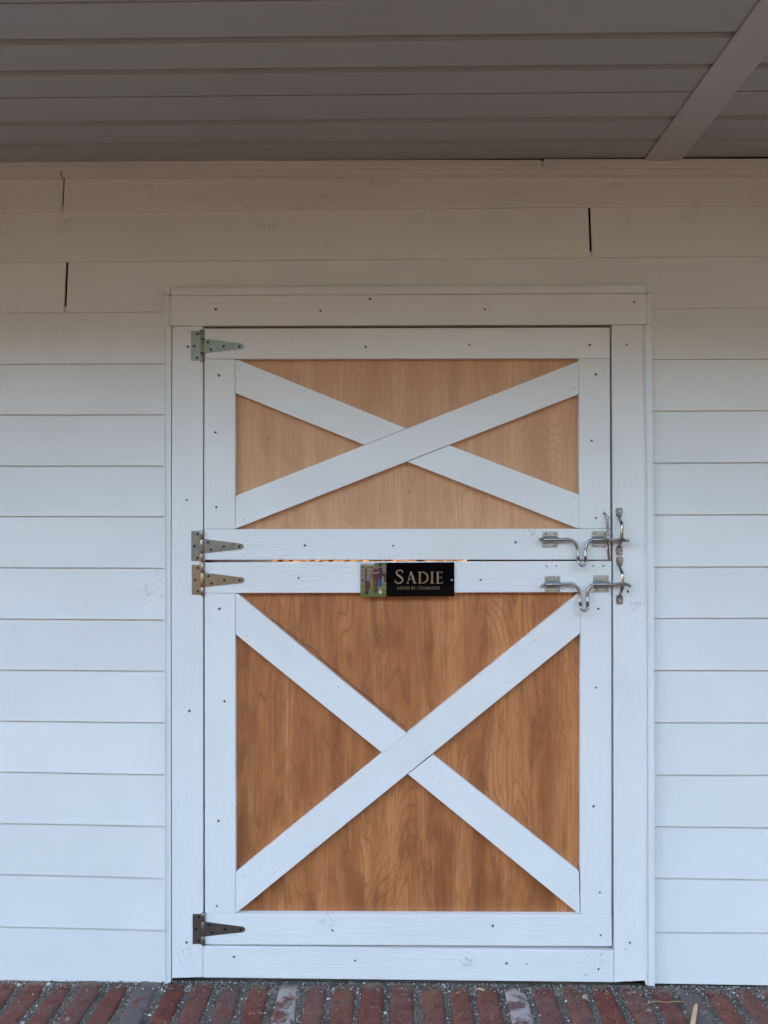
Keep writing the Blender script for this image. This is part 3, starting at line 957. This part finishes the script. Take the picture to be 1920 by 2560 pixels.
nails(lower, [lz(500, 410), lz(420, 426), lz(70, 168), lz(770, 625), lz(727, 752), lz(905, 710), lz(960, 767), lz(1118, 970), lz(1247, 1018), lz(880, 816), lz(978, 862), lz(1430, 190), lz(1292, 388), lz(50, 1306), lz(1080, 770), z6(745, 243), z6(735, 461)], 0.0003, 0.36, 'brad_hole')
nails(lower, [(1320 + 260 / 5.53, 1240 + 970 / 5.53), (1320 + 393 / 5.53, 1240 + 965 / 5.53), (1320 + 903 / 5.53, 1240 + 967 / 5.53), (1320 + 1040 / 5.53, 1240 + 967 / 5.53)], 0, 0.75, 'screw_hole')

# ---- strap hinges
def hinge(par, cx, cy, k, label):
    m = HINGE[k]
    c = P(cx, cy, 0)
    h = node('strap_hinge', c, par, label)
    q = lambda x, y: (lambda p: (p.x, p.z))(P(cx + x, cy + y, 0))
    finish('jamb_leaf', prism_bm([q(-26.6, -37.7), (q(-1, -37.7)), q(-1, 37.2), q(-26.6, 37.2)], -0.0022, 0.0021, 0.0006), m, h)
    tip = []
    for a in range(-80, 81, 20):
        tip.append(q(97.5 + 6.8 * math.cos(R(a)), 0.8 + 6.6 * math.sin(R(a))))
    finish('strap', prism_bm([q(2, -18.4), q(97.5, -6.2)] + tip + [q(97.5, 7.8), q(2, 18.2)], -0.0024, 0.0023, 0.0006), m, h)
    for a, b in ((-40.3, -18.8), (-17.4, 17.2), (18.6, 39.5)):
        t, u = P(cx, cy + a, -0.004), P(cx, cy + b, -0.004)
        finish('knuckle', tube([t, t * .97 + u * .03, u * .97 + t * .03, u], [0.0046, 0.0053, 0.0053, 0.0046], 14), m, h, smooth=True)
    t, u = P(cx, cy - 39, -0.004), P(cx, cy + 39, -0.004)
    finish('pin', tube([t, u], 0.0036, 10), RECESS, h)
    for a, b in ((-11.1, -29.8), (-19.1, 0.1), (-11.7, 29.6), (14.9, -9.3), (22.3, 9.1), (54.4, 0.9), (92.9, 1.3)):
        yy = -0.0023 if a < 0 else -0.0025
        link('screw', FLATSCREW, h, P(cx + a, cy + b, yy), rot=(0, random.uniform(0, 1.57), 0))
    # maker's stamp: three short rows of fine marks
    bm = bmesh.new()
    for r in range(3):
        for s in range(4):
            p = P(cx + 34 + r * 3.2, cy - 4.5 + s * 2.7 + (r % 2) * .5, -0.0026)
            box(bm, p.x - .0008, p.x + .0008, -0.0026, -0.00245, p.z - .0011, p.z + .0011)
    finish('stamp', bm, SCREWM if k == 3 else HINGE[(k + 1) % 3], h)
hinge(upper, 504.7, 865.0, 0, 'olive grey zinc strap hinge at the top of the upper door')
hinge(upper, 505.2, 1365.2, 1, 'mottled grey strap hinge just above the gap')
hinge(lower, 506.4, 1449.4, 2, 'golden tinted strap hinge just below the gap')
hinge(lower, 508.4, 2322.0, 3, 'dark tarnished strap hinge at the foot of the lower door')

# ---- sliding bolts with a drop handle
def slide_bolt(par, path, sleeves, plates, screws, label):
    c = hw(700, path[6][1], 0)
    s = node('slide_bolt', c, par, label)
    pts = spline([hw(*p) for p in path], 6)
    finish('bolt_rod', tube(pts, 0.0044, 14), ZINC, s, smooth=True)
    for (xa, xb, y) in sleeves:
        a, b = hw(xa, y, -0.014), hw(xb, y, -0.014)
        finish('sleeve', tube([a, a * .98 + b * .02, a * .02 + b * .98, b], [0.0052, 0.0057, 0.0057, 0.0052], 20), ZINC, s, smooth=True)
    for (x0, x1, ya, yb, yc) in plates:
        pp = [hw(x0, ya, -0.002), hw(x1, ya, -0.002), hw(x1, yb, -0.002), hw(x0, yb, -0.002)]
        b = prism_bm([(p.x, p.z) for p in pp], -0.002, 0.0019, 0.0005)
        zc = hw(x0, yc, -0.014).z
        xa, xb = pp[0].x + .0006, pp[1].x - .0006
        prof = [(-0.0021, zc + 0.0105), (-0.0050, zc + 0.0092), (-0.0120, zc + 0.0050), (-0.0120, zc - 0.0050), (-0.0050, zc - 0.0092), (-0.0021, zc - 0.0105)]
        L = [b.verts.new((xa, y, z)) for y, z in prof]
        Rr = [b.verts.new((xb, y, z)) for y, z in prof]
        for k in range(6):
            b.faces.new((L[k], L[(k + 1) % 6], Rr[(k + 1) % 6], Rr[k]))
        b.faces.new(L); b.faces.new(Rr[::-1])
        finish('bracket', b, ZINCP, s)
    for (x, y) in screws:
        link('screw', PANSCREW, s, hw(x, y, -0.0021), rot=(0, random.uniform(0, 1.57), 0))
d0, d1 = -0.014, -0.030
slide_bolt(upper,
    [(168, 598, -0.036), (174, 599, -0.028), (186, 601, -0.018), (214, 605, d0), (430, 605, d0), (540, 600, d0), (606, 612, d0), (652, 645, d0), (680, 700, d0), (688, 770, -0.0145), (690, 845, -0.018), (700, 905, -0.027), (728, 950, d1), (755, 960, d1), (784, 945, d1), (794, 905, -0.027), (793, 845, -0.018), (794, 770, -0.0145), (806, 695, d0), (834, 640, d0), (876, 612, d0), (930, 606, d0), (1100, 606, d0), (1310, 608, d0), (1338, 610, -0.018), (1362, 612, -0.026), (1382, 614, -0.034)],
    [(212, 424, 605), (903, 1064, 606)], [(196, 412, 488, 711, 605), (880, 1086, 484, 712, 606)],
    [(243, 517), (375, 517), (238, 683), (375, 680), (925, 513), (1058, 515), (922, 680), (1058, 682)],
    'upper sliding bolt with a bent drop handle')
slide_bolt(lower,
    [(194, 1246, -0.036), (202, 1241, -0.028), (214, 1232, -0.018), (240, 1223, d0), (460, 1220, d0), (572, 1216, d0), (636, 1228, d0), (682, 1262, d0), (710, 1320, d0), (716, 1390, -0.0145), (720, 1468, -0.018), (732, 1530, -0.027), (760, 1574, d1), (788, 1582, d1), (814, 1568, d1), (824, 1530, -0.027), (822, 1465, -0.018), (822, 1390, -0.0145), (832, 1312, d0), (860, 1258, d0), (902, 1230, d0), (960, 1224, d0), (1140, 1222, d0), (1320, 1216, d0), (1352, 1217, -0.018), (1380, 1226, -0.026), (1412, 1242, -0.034)],
    [(242, 456, 1223), (918, 1136, 1223)], [(231, 446, 1104, 1323, 1223), (903, 1116, 1095, 1325, 1223)],
    [(268, 1135), (410, 1132), (270, 1298), (412, 1296), (940, 1128), (1083, 1130), (945, 1295), (1083, 1293)],
    'lower sliding bolt with a bent drop handle')

# ---- bowed keepers on the jamb that the bolts run behind
def hexhead(name, p, par, r=0.0042, h=0.004):
    bm = bmesh.new()
    a = random.uniform(0, 1)
    lo = [bm.verts.new((p.x + r * math.cos(a + k * math.pi / 3), p.y, p.z + r * math.sin(a + k * math.pi / 3))) for k in range(6)]
    hi = [bm.verts.new((p.x + r * .93 * math.cos(a + k * math.pi / 3), p.y - h, p.z + r * .93 * math.sin(a + k * math.pi / 3))) for k in range(6)]
    for k in range(6): bm.faces.new((lo[k], lo[(k + 1) % 6], hi[(k + 1) % 6], hi[k]))
    bm.faces.new(hi); bm.faces.new(lo[::-1])
    finish(name, bm, SCREWM, par)
def keeper(label, t0, t1, b0, b1, xc, bow, bolts):
    k = node('bolt_keeper', hw(xc, (t0 + b1) / 2, 0), frame, label)
    for ya, yb in ((t0, t1), (b0, b1)):
        pts = []
        for (x, y) in ((-34, ya), (34, ya), (46, ya + 16), (50, (ya + yb) / 2), (40, yb - 8), (30, yb), (-30, yb), (-40, yb - 8), (-50, (ya + yb) / 2), (-46, ya + 16)):
            p = hw(xc + x, y, -0.003); pts.append((p.x, p.z))
        finish('tab', prism_bm(pts, -0.003, 0.0028, 0.0008), KEEP, k)
    path = [hw(*p[:3]) for p in bow]
    sp = spline(path, 6)
    fl = spline([Vector((p[3], p[4], 0)) for p in bow], 6)
    finish('bow', tube(sp, 0.004, 14, flat=[(v.x, v.y) for v in fl]), ZINC, k, smooth=True)
    for (x, y) in bolts: hexhead('hex_bolt', hw(x, y, -0.0031), k)
keeper('upper bowed bolt keeper', 162, 282, 700, 822, 1262,
    [(1262, 268, -0.0022, .0085, .0014), (1258, 292, -0.006, .0055, .0018), (1270, 325, -0.014, .0045, .0032), (1290, 372, -0.023, .0046, .0044), (1299, 420, -0.028, .0047, .0047), (1300, 490, -0.030, .0047, .0047), (1297, 570, -0.029, .0047, .0047), (1286, 630, -0.024, .0046, .0044), (1266, 672, -0.014, .0045, .0032), (1256, 694, -0.006, .0055, .0018), (1260, 716, -0.0022, .0085, .0014)],
    [(1266, 207), (1272, 783)])
keeper('lower bowed bolt keeper', 838, 958, 1376, 1497, 1268,
    [(1266, 944, -0.0022, .0085, .0014), (1262, 968, -0.006, .0055, .0018), (1275, 1000, -0.014, .0045, .0032), (1296, 1050, -0.023, .0046, .0044), (1306, 1100, -0.028, .0047, .0047), (1307, 1170, -0.030, .0047, .0047), (1304, 1245, -0.029, .0047, .0047), (1294, 1305, -0.024, .0046, .0044), (1276, 1348, -0.014, .0045, .0032), (1267, 1370, -0.006, .0055, .0018), (1272, 1392, -0.0022, .0085, .0014)],
    [(1272, 880), (1276, 1452)])

# ================================================================== SNAP HOOK ON ITS CHAIN
sh = thing('snap_hook', hw(1105, 600, -0.02), 'small nickel snap hook hanging on a short chain beside the upper bolt', 'snap hook')
o = link('screw', PANSCREW, sh, hw(1055, 238, -0.0006))
o.scale = (1.15, 1, 1.15)
def ring(c, r, t, ax, name, mat, stretch=1.0):
    """ring of bar t around c; ax = turn about the upright"""
    pts = []
    for k in range(20):
        a = 2 * math.pi * k / 20
        lx, lz = math.cos(a) * r, math.sin(a) * r * stretch
        pts.append(c + Vector((lx * math.cos(ax), lx * math.sin(ax), lz)))
    finish(name, tube(pts, t, 8, closed=True, hint=Vector((0.3, 0.2, 0.9))), mat, sh, smooth=True)
ring(hw(1068, 262, -0.004), 0.0034, 0.0008, 0.4, 'chain_link', ZINC, 1.3)
ring(hw(1095, 302, -0.005), 0.0052, 0.0011, 0.2, 'chain_link', BRASSY)
for k in range(6):
    ring(hw(1096 + k * 2.2, 348 + k * 33, -0.007 - 0.0012 * k), 0.0036, 0.00095, (0.5, -0.75)[k % 2], 'chain_link', ZINC, 1.35)
ring(hw(1104, 590, -0.021), 0.0093, 0.0012, 0.15, 'swivel_ring', BRASSY)
a, b = hw(1092, 600, -0.0225), hw(1112, 690, -0.019)
finish('swivel', tube(spline([a, a * .7 + b * .3, a * .4 + b * .6, b], 3), [0.0042, .0044, .0044, .004, .0034, .003, .0032, .0034, .003, .003][:10], 10), BRASSY, sh, smooth=True)
hp = [hw(1108, 680, -0.018), hw(1116, 740, -0.017), hw(1120, 800, -0.016), hw(1126, 850, -0.0155), hw(1128, 876, -0.015), hw(1118, 882, -0.015), hw(1110, 862, -0.015), hw(1106, 820, -0.0155), hw(1100, 770, -0.016), hw(1098, 730, -0.017)]
sp = spline(hp, 4)
finish('hook', tube(sp, [0.0026 - 0.0012 * i / len(sp) for i in range(len(sp))], 9), BRASSY, sh, smooth=True)

# ================================================================== NAME PLATE
YN = -0.0046
sg = thing('name_plate', P(1018, 1449, YN), 'glossy black name plate with a horse photograph across the lower door rail', 'name plate')
def sx(X, Y): return (880 + X / 5.925, 1390 + Y / 5.925)
def sp3(X, Y, y): return P(*sx(X, Y), y)
board('plate', [sx(125, 102), sx(1515, 92), sx(1516, 597), sx(125, 603)], YN, 0.0044, GLOSSB, sg, Hh, 0.0003)
# printed photograph: flat inks laid one over another
class Print:
    def __init__(s, y): s.bm = bmesh.new(); s.y = y; s.mats = []
    def poly(s, pts, mat):
        if mat not in s.mats: s.mats.append(mat)
        s.y -= 0.00003
        f = s.bm.faces.new([s.bm.verts.new(sp3(a, b, s.y)) for a, b in pts])
        f.material_index = s.mats.index(mat)
    def line(s, pts, wd, mat):
        for (a, b), (c, d) in zip(pts, pts[1:]):
            L = math.hypot(c - a, d - b) or 1
            nx_, ny_ = -(d - b) / L * wd, (c - a) / L * wd
            s.poly([(a + nx_, b + ny_), (c + nx_, d + ny_), (c - nx_, d - ny_), (a - nx_, b - ny_)], mat)
    def done(s, name):
        for f in s.bm.faces:
            f.normal_update()
            if f.normal.y > 0: f.normal_flip()
        bm = s.bm
        lo = sp3(820, 350, YN)
        me = bpy.data.meshes.new(name)
        for v in bm.verts: v.co -= lo
        bm.to_mesh(me); bm.free()
        for m in s.mats: me.materials.append(m)
        return link(name, me, sg, lo)
pr = Print(YN - 0.0001)
pr.poly([(128, 104), (507, 101), (507, 602), (128, 602)], PR['sand'])
pr.poly([(128, 104), (507, 101), (507, 128), (128, 128)], PR['white'])
pr.poly([(330, 104), (507, 101), (507, 150), (330, 140)], PR['grass'])
pr.poly([(400, 104), (447, 104), (445, 160), (398, 160)], PR['navy'])
pr.poly([(128, 440), (300, 425), (507, 410), (507, 602), (128, 602)], PR['lawn'])
pr.poly([(128, 520), (330, 540), (507, 480), (507, 602), (128, 602)], PR['grass'])
pr.poly([(300, 470), (400, 480), (380, 560), (260, 560)], PR['grass'])
for yy in (226, 282, 344, 432):
    pr.line([(128, yy), (507, yy - 12)], 3, PR['rail'])
pr.line([(128, 170), (180, 166), (200, 190), (204, 400)], 5, PR['rail'])
pr.line([(212, 400), (214, 190), (230, 170), (330, 166)], 5, PR['rail'])
pr.poly([(318, 170), (355, 145), (400, 150), (440, 165), (500, 155), (507, 200), (507, 300), (450, 320), (400, 350), (340, 340), (310, 300), (305, 230)], PR['mane'])
pr.poly([(507, 255), (507, 388), (470, 385), (480, 320), (440, 300), (460, 260)], PR['horse'])
pr.poly([(312, 190), (390, 200), (400, 300), (370, 350), (320, 345), (300, 300)], PR['horse'])
pr.poly([(310, 340), (345, 345), (350, 470), (355, 545), (335, 548), (326, 470)], PR['horse'])
pr.poly([(352, 345), (388, 330), (384, 440), (372, 540), (352, 540), (356, 440)], PR['horse'])
pr.poly([(300, 195), (330, 185), (300, 300), (270, 420), (235, 400), (235, 350), (268, 260)], PR['mane'])
pr.poly([(220, 370), (262, 380), (275, 450), (250, 520), (235, 570), (205, 572), (190, 540), (196, 470), (186, 430)], PR['horse'])
pr.poly([(196, 530), (238, 530), (234, 572), (204, 572)], PR['dark'])
pr.poly([(185, 370), (212, 385), (208, 410), (190, 400)], PR['dark'])
pr.poly([(395, 180), (415, 165), (440, 180), (468, 270), (466, 295), (440, 300), (410, 240), (390, 210)], PR['dark'])
pr.poly([(405, 215), (440, 225), (465, 290), (450, 350), (395, 345), (388, 300), (402, 250)], PR['shirt'])
pr.line([(410, 238), (360, 252), (305, 252)], 9, PR['skin'])
pr.line([(458, 300), (452, 350), (436, 400)], 9, PR['skin'])
pr.poly([(392, 345), (440, 350), (440, 400), (436, 470), (402, 465), (398, 400)], PR['jeans'])
pr.poly([(404, 465), (434, 468), (436, 520), (410, 520)], PR['skin'])
pr.poly([(398, 512), (440, 512), (447, 548), (420, 562), (398, 560)], PR['white'])
pr.done('photo_print')
# lettering: roman capitals drawn stroke by stroke (unit = cap height, y down from the top)
def arc(cx, cy, rx, ry, a0, a1, n=12):
    return [(cx + rx * math.cos(R(a0 + (a1 - a0) * i / n)), cy + ry * math.sin(R(a0 + (a1 - a0) * i / n))) for i in range(n + 1)]
def stem(x): return [('l', [(x, 0), (x, 1)], .075), ('l', [(x - .15, .02), (x + .15, .02)], .022), ('l', [(x - .15, .98), (x + .15, .98)], .022)]
GL = {
 'I': (0.36, stem(.18)),
 'E': (0.62, stem(.18) + [('l', [(.18, .025), (.55, .025)], .025), ('l', [(.18, .49), (.48, .49)], .025), ('l', [(.18, .975), (.58, .975)], .028), ('l', [(.54, 0), (.54, .15)], .02), ('l', [(.47, .40), (.47, .58)], .02), ('l', [(.575, .84), (.56, 1)], .022)]),
 'D': (0.88, stem(.18) + [('c', [(.18, .03)] + arc(.36, .5, .45, .475, -90, 90, 18) + [(.18, .97)], .026, .075)]),
 'A': (0.86, [('l', [(.43, -.02), (.14, 1)], .03), ('l', [(.41, -.02), (.74, 1)], .078), ('l', [(.25, .64), (.62, .64)], .024), ('l', [(.02, .98), (.27, .98)], .022), ('l', [(.60, .98), (.87, .98)], .022)]),
 'S': (0.66, [('c', [(.56, .19), (.52, .07), (.38, .015), (.22, .06), (.13, .19), (.16, .33), (.31, .45), (.46, .56), (.56, .70), (.52, .87), (.38, .98), (.20, .975), (.08, .90), (.05, .78)], .03, .075), ('l', [(.575, .05), (.56, .25)], .02), ('l', [(.05, .74), (.045, .96)], .02)]),
 'L': (0.60, stem(.18) + [('l', [(.18, .975), (.55, .975)], .028), ('l', [(.55, .82), (.54, 1)], .024)]),
 'O': (0.96, [('o', arc(.48, .5, .40, .47, 0, 360, 28), .03, .075)]),
 'V': (0.84, [('l', [(.14, 0), (.43, 1.02)], .075), ('l', [(.42, 1.02), (.70, 0)], .032), ('l', [(.02, .02), (.28, .02)], .022), ('l', [(.58, .02), (.82, .02)], .022)]),
 'B': (0.68, stem(.18) + [('c', [(.18, .03)] + arc(.34, .25, .21, .22, -90, 90, 10) + [(.18, .47)], .026, .06), ('c', [(.18, .48)] + arc(.34, .725, .26, .245, -90, 90, 10) + [(.18, .97)], .026, .07)]),
 'Y': (0.78, [('l', [(.12, 0), (.39, .52)], .07), ('l', [(.40, .52), (.66, 0)], .032), ('l', [(.39, .5), (.39, 1)], .075), ('l', [(.0, .02), (.25, .02)], .022), ('l', [(.54, .02), (.77, .02)], .022), ('l', [(.25, .98), (.53, .98)], .022)]),
 'C': (0.84, [('c', arc(.50, .5, .42, .47, -48, -312, 22), .03, .075), ('l', [(.79, .08), (.79, .28)], .022), ('l', [(.80, .74), (.79, .90)], .022)]),
 'H': (0.90, stem(.18) + stem(.72) + [('l', [(.18, .48), (.72, .48)], .026)]),
 'R': (0.76, stem(.18) + [('c', [(.18, .03)] + arc(.36, .27, .22, .24, -90, 90, 10) + [(.18, .51)], .026, .065), ('l', [(.36, .50), (.72, 1.0)], .072)]),
 'T': (0.70, stem(.35)[:1] + [('l', [(.21, .98), (.49, .98)], .022), ('l', [(.03, .025), (.67, .025)], .026), ('l', [(.04, 0), (.03, .17)], .022), ('l', [(.66, 0), (.67, .17)], .022)]),
 ':': (0.26, [('l', [(.13, .38), (.13, .52)], .07), ('l', [(.13, .86), (.13, 1.0)], .07)]), ' ': (0.32, [])}
def word(pr, txt, x0, x1, base, cap, small, first):
    """small capitals; scaled in width to end at x1"""
    adv = 0
    seq = []
    for i, ch in enumerate(txt):
        hgt = cap if i in first else small
        wd, st = GL[ch]
        seq.append((adv, hgt, st))
        adv += (wd + 0.10) * hgt
    adv -= 0.10 * hgt
    kx = (x1 - x0) / adv
    for a, hgt, st in seq:
        for s in st:
            pts = [(x0 + (a + p[0] * hgt) * kx, base - hgt + p[1] * hgt) for p in s[1]]
            if s[0] == 'l': pr.line(pts, s[2] * hgt * (1.0), GOLD)
            else:
                n = len(pts)
                lo_, hi_ = s[2] * hgt, s[3] * hgt
                ws = []
                for i in range(n):
                    q0, q1 = pts[max(i - 1, 0)], pts[min(i + 1, n - 1)]
                    if s[0] == 'o': q0, q1 = pts[(i - 1) % (n - 1)], pts[(i + 1) % (n - 1)]
                    ang = abs(q1[1] - q0[1]) / (math.hypot(q1[0] - q0[0], q1[1] - q0[1]) or 1)
                    if len(s[1]) == 14: ang = 1 - abs(i - 6.5) / 6.5 if True else ang
                    ws.append(lo_ + (hi_ - lo_) * ang)
                Lf, Rt = [], []
                for i in range(n):
                    q0, q1 = pts[max(i - 1, 0)], pts[min(i + 1, n - 1)]
                    if s[0] == 'o': q0, q1 = pts[(i - 1) % (n - 1)], pts[(i + 1) % (n - 1)]
                    L = math.hypot(q1[0] - q0[0], q1[1] - q0[1]) or 1
                    nx_, ny_ = -(q1[1] - q0[1]) / L, (q1[0] - q0[0]) / L
                    Lf.append((pts[i][0] + nx_ * ws[i], pts[i][1] + ny_ * ws[i])); Rt.append((pts[i][0] - nx_ * ws[i], pts[i][1] - ny_ * ws[i]))
                for i in range(n - 1):
                    pr.poly([Lf[i], Lf[i + 1], Rt[i + 1], Rt[i]], GOLD)
                    pr.y += 0.00003
                pr.y -= 0.00003
pl = Print(YN - 0.0001)
word(pl, 'SADIE', 630, 1352, 406, 202, 172, (0,))
word(pl, 'LOVED BY: CHARLOTTE', 670, 1307, 495, 48, 41, (0, 10))
pl.done('lettering')
link('screw', FLATSCREW, sg, sp3(158, 367, YN - 0.0001)).scale = (0.9, 1, 0.9)
link('screw', screw_mesh('screw', 0.0036, 0.0016, [ZINC, RECESS], 0.4), sg, sp3(1478, 357, YN - 0.0001))

# ================================================================== LOOSE BITS
tp = [lz(185, 88), lz(235, 125), lz(290, 165), lz(350, 214), lz(374, 221), lz(392, 240), lz(412, 268), lz(470, 318), lz(520, 355), lz(560, 396), lz(640, 455), lz(705, 512), lz(760, 552), lz(815, 602)]
pts = spline([P(a, b, 0.0145 + 0.002 * math.sin(i * 2.1)) for i, (a, b) in enumerate(tp)], 5)
th = finish('thread', tube(pts, 0.0006, 6), THREAD)
th['label'] = 'thin dark thread caught along the left arm of the lower door cross'
th['category'] = 'thread'
def sliver(name, path, ws, hh, mat, label, cat):
    bm = bmesh.new()
    rows = []
    for (p, w_) in zip(path, ws):
        t = Vector((1, 0, 0))
        rows.append([bm.verts.new(p + t * -w_ + Vector((0, 0, 0))), bm.verts.new(p + t * w_ + Vector((0, 0, 0.0006))), bm.verts.new(p + t * w_ * .8 + Vector((0, 0, hh))), bm.verts.new(p + t * -w_ * .7 + Vector((0, 0, hh * .8)))])
    for a, b in zip(rows, rows[1:]):
        for k in range(4): bm.faces.new((a[k], a[(k + 1) % 4], b[(k + 1) % 4], b[k]))
    bm.faces.new(rows[0]); bm.faces.new(rows[-1][::-1])
    o = finish(name, bm, mat)
    o['label'] = label; o['category'] = cat
    return o
q = [PZ(1740, 2514, .006), PZ(1737, 2530, .006), PZ(1732, 2560, .006), PZ(1728, 2585, .006), PZ(1724, 2615, .005)]
sliver('wood_sliver', q, [.005, .0065, .0068, .006, .003], 0.005, CHIP, 'pale orange wood splinter lying on the bricks at the lower right', 'splinter')
q = [PZ(1188, 2475, .004), PZ(1197, 2472, .005), PZ(1204, 2475, .005), PZ(1210, 2477, .004)]
sliver('wood_chip', q, [.002, .0042, .0045, .002], 0.003, CHIP, 'small tan wood chip in the gravel below the middle of the sill', 'wood chip')
pts = spline([PZ(1618, 2509, .003), PZ(1640, 2503, .006), PZ(1665, 2506, .004), PZ(1690, 2503, .005), PZ(1712, 2505, .003)], 5)
o = finish('straw_stem', tube(pts, 0.0009, 6), STRAW, smooth=True)
o['label'] = 'thin yellow straw stem lying across a brick near the right jamb'; o['category'] = 'straw'
bm = bmesh.new()
bmesh.ops.create_icosphere(bm, subdivisions=3, radius=1.0)
c = PZ(1463, 2493, .004)
for v in bm.verts:
    k = 1 + 0.13 * mnoise.noise(v.co * 1.6)
    v.co = Vector((c.x + v.co.x * .0075 * k, c.y + v.co.y * .0075 * k, c.z + v.co.z * .0058 * k))
o = finish('pebble', bm, PEB, smooth=True)
o['label'] = 'rounded tan pebble resting between two bricks right of the middle'; o['category'] = 'pebble'
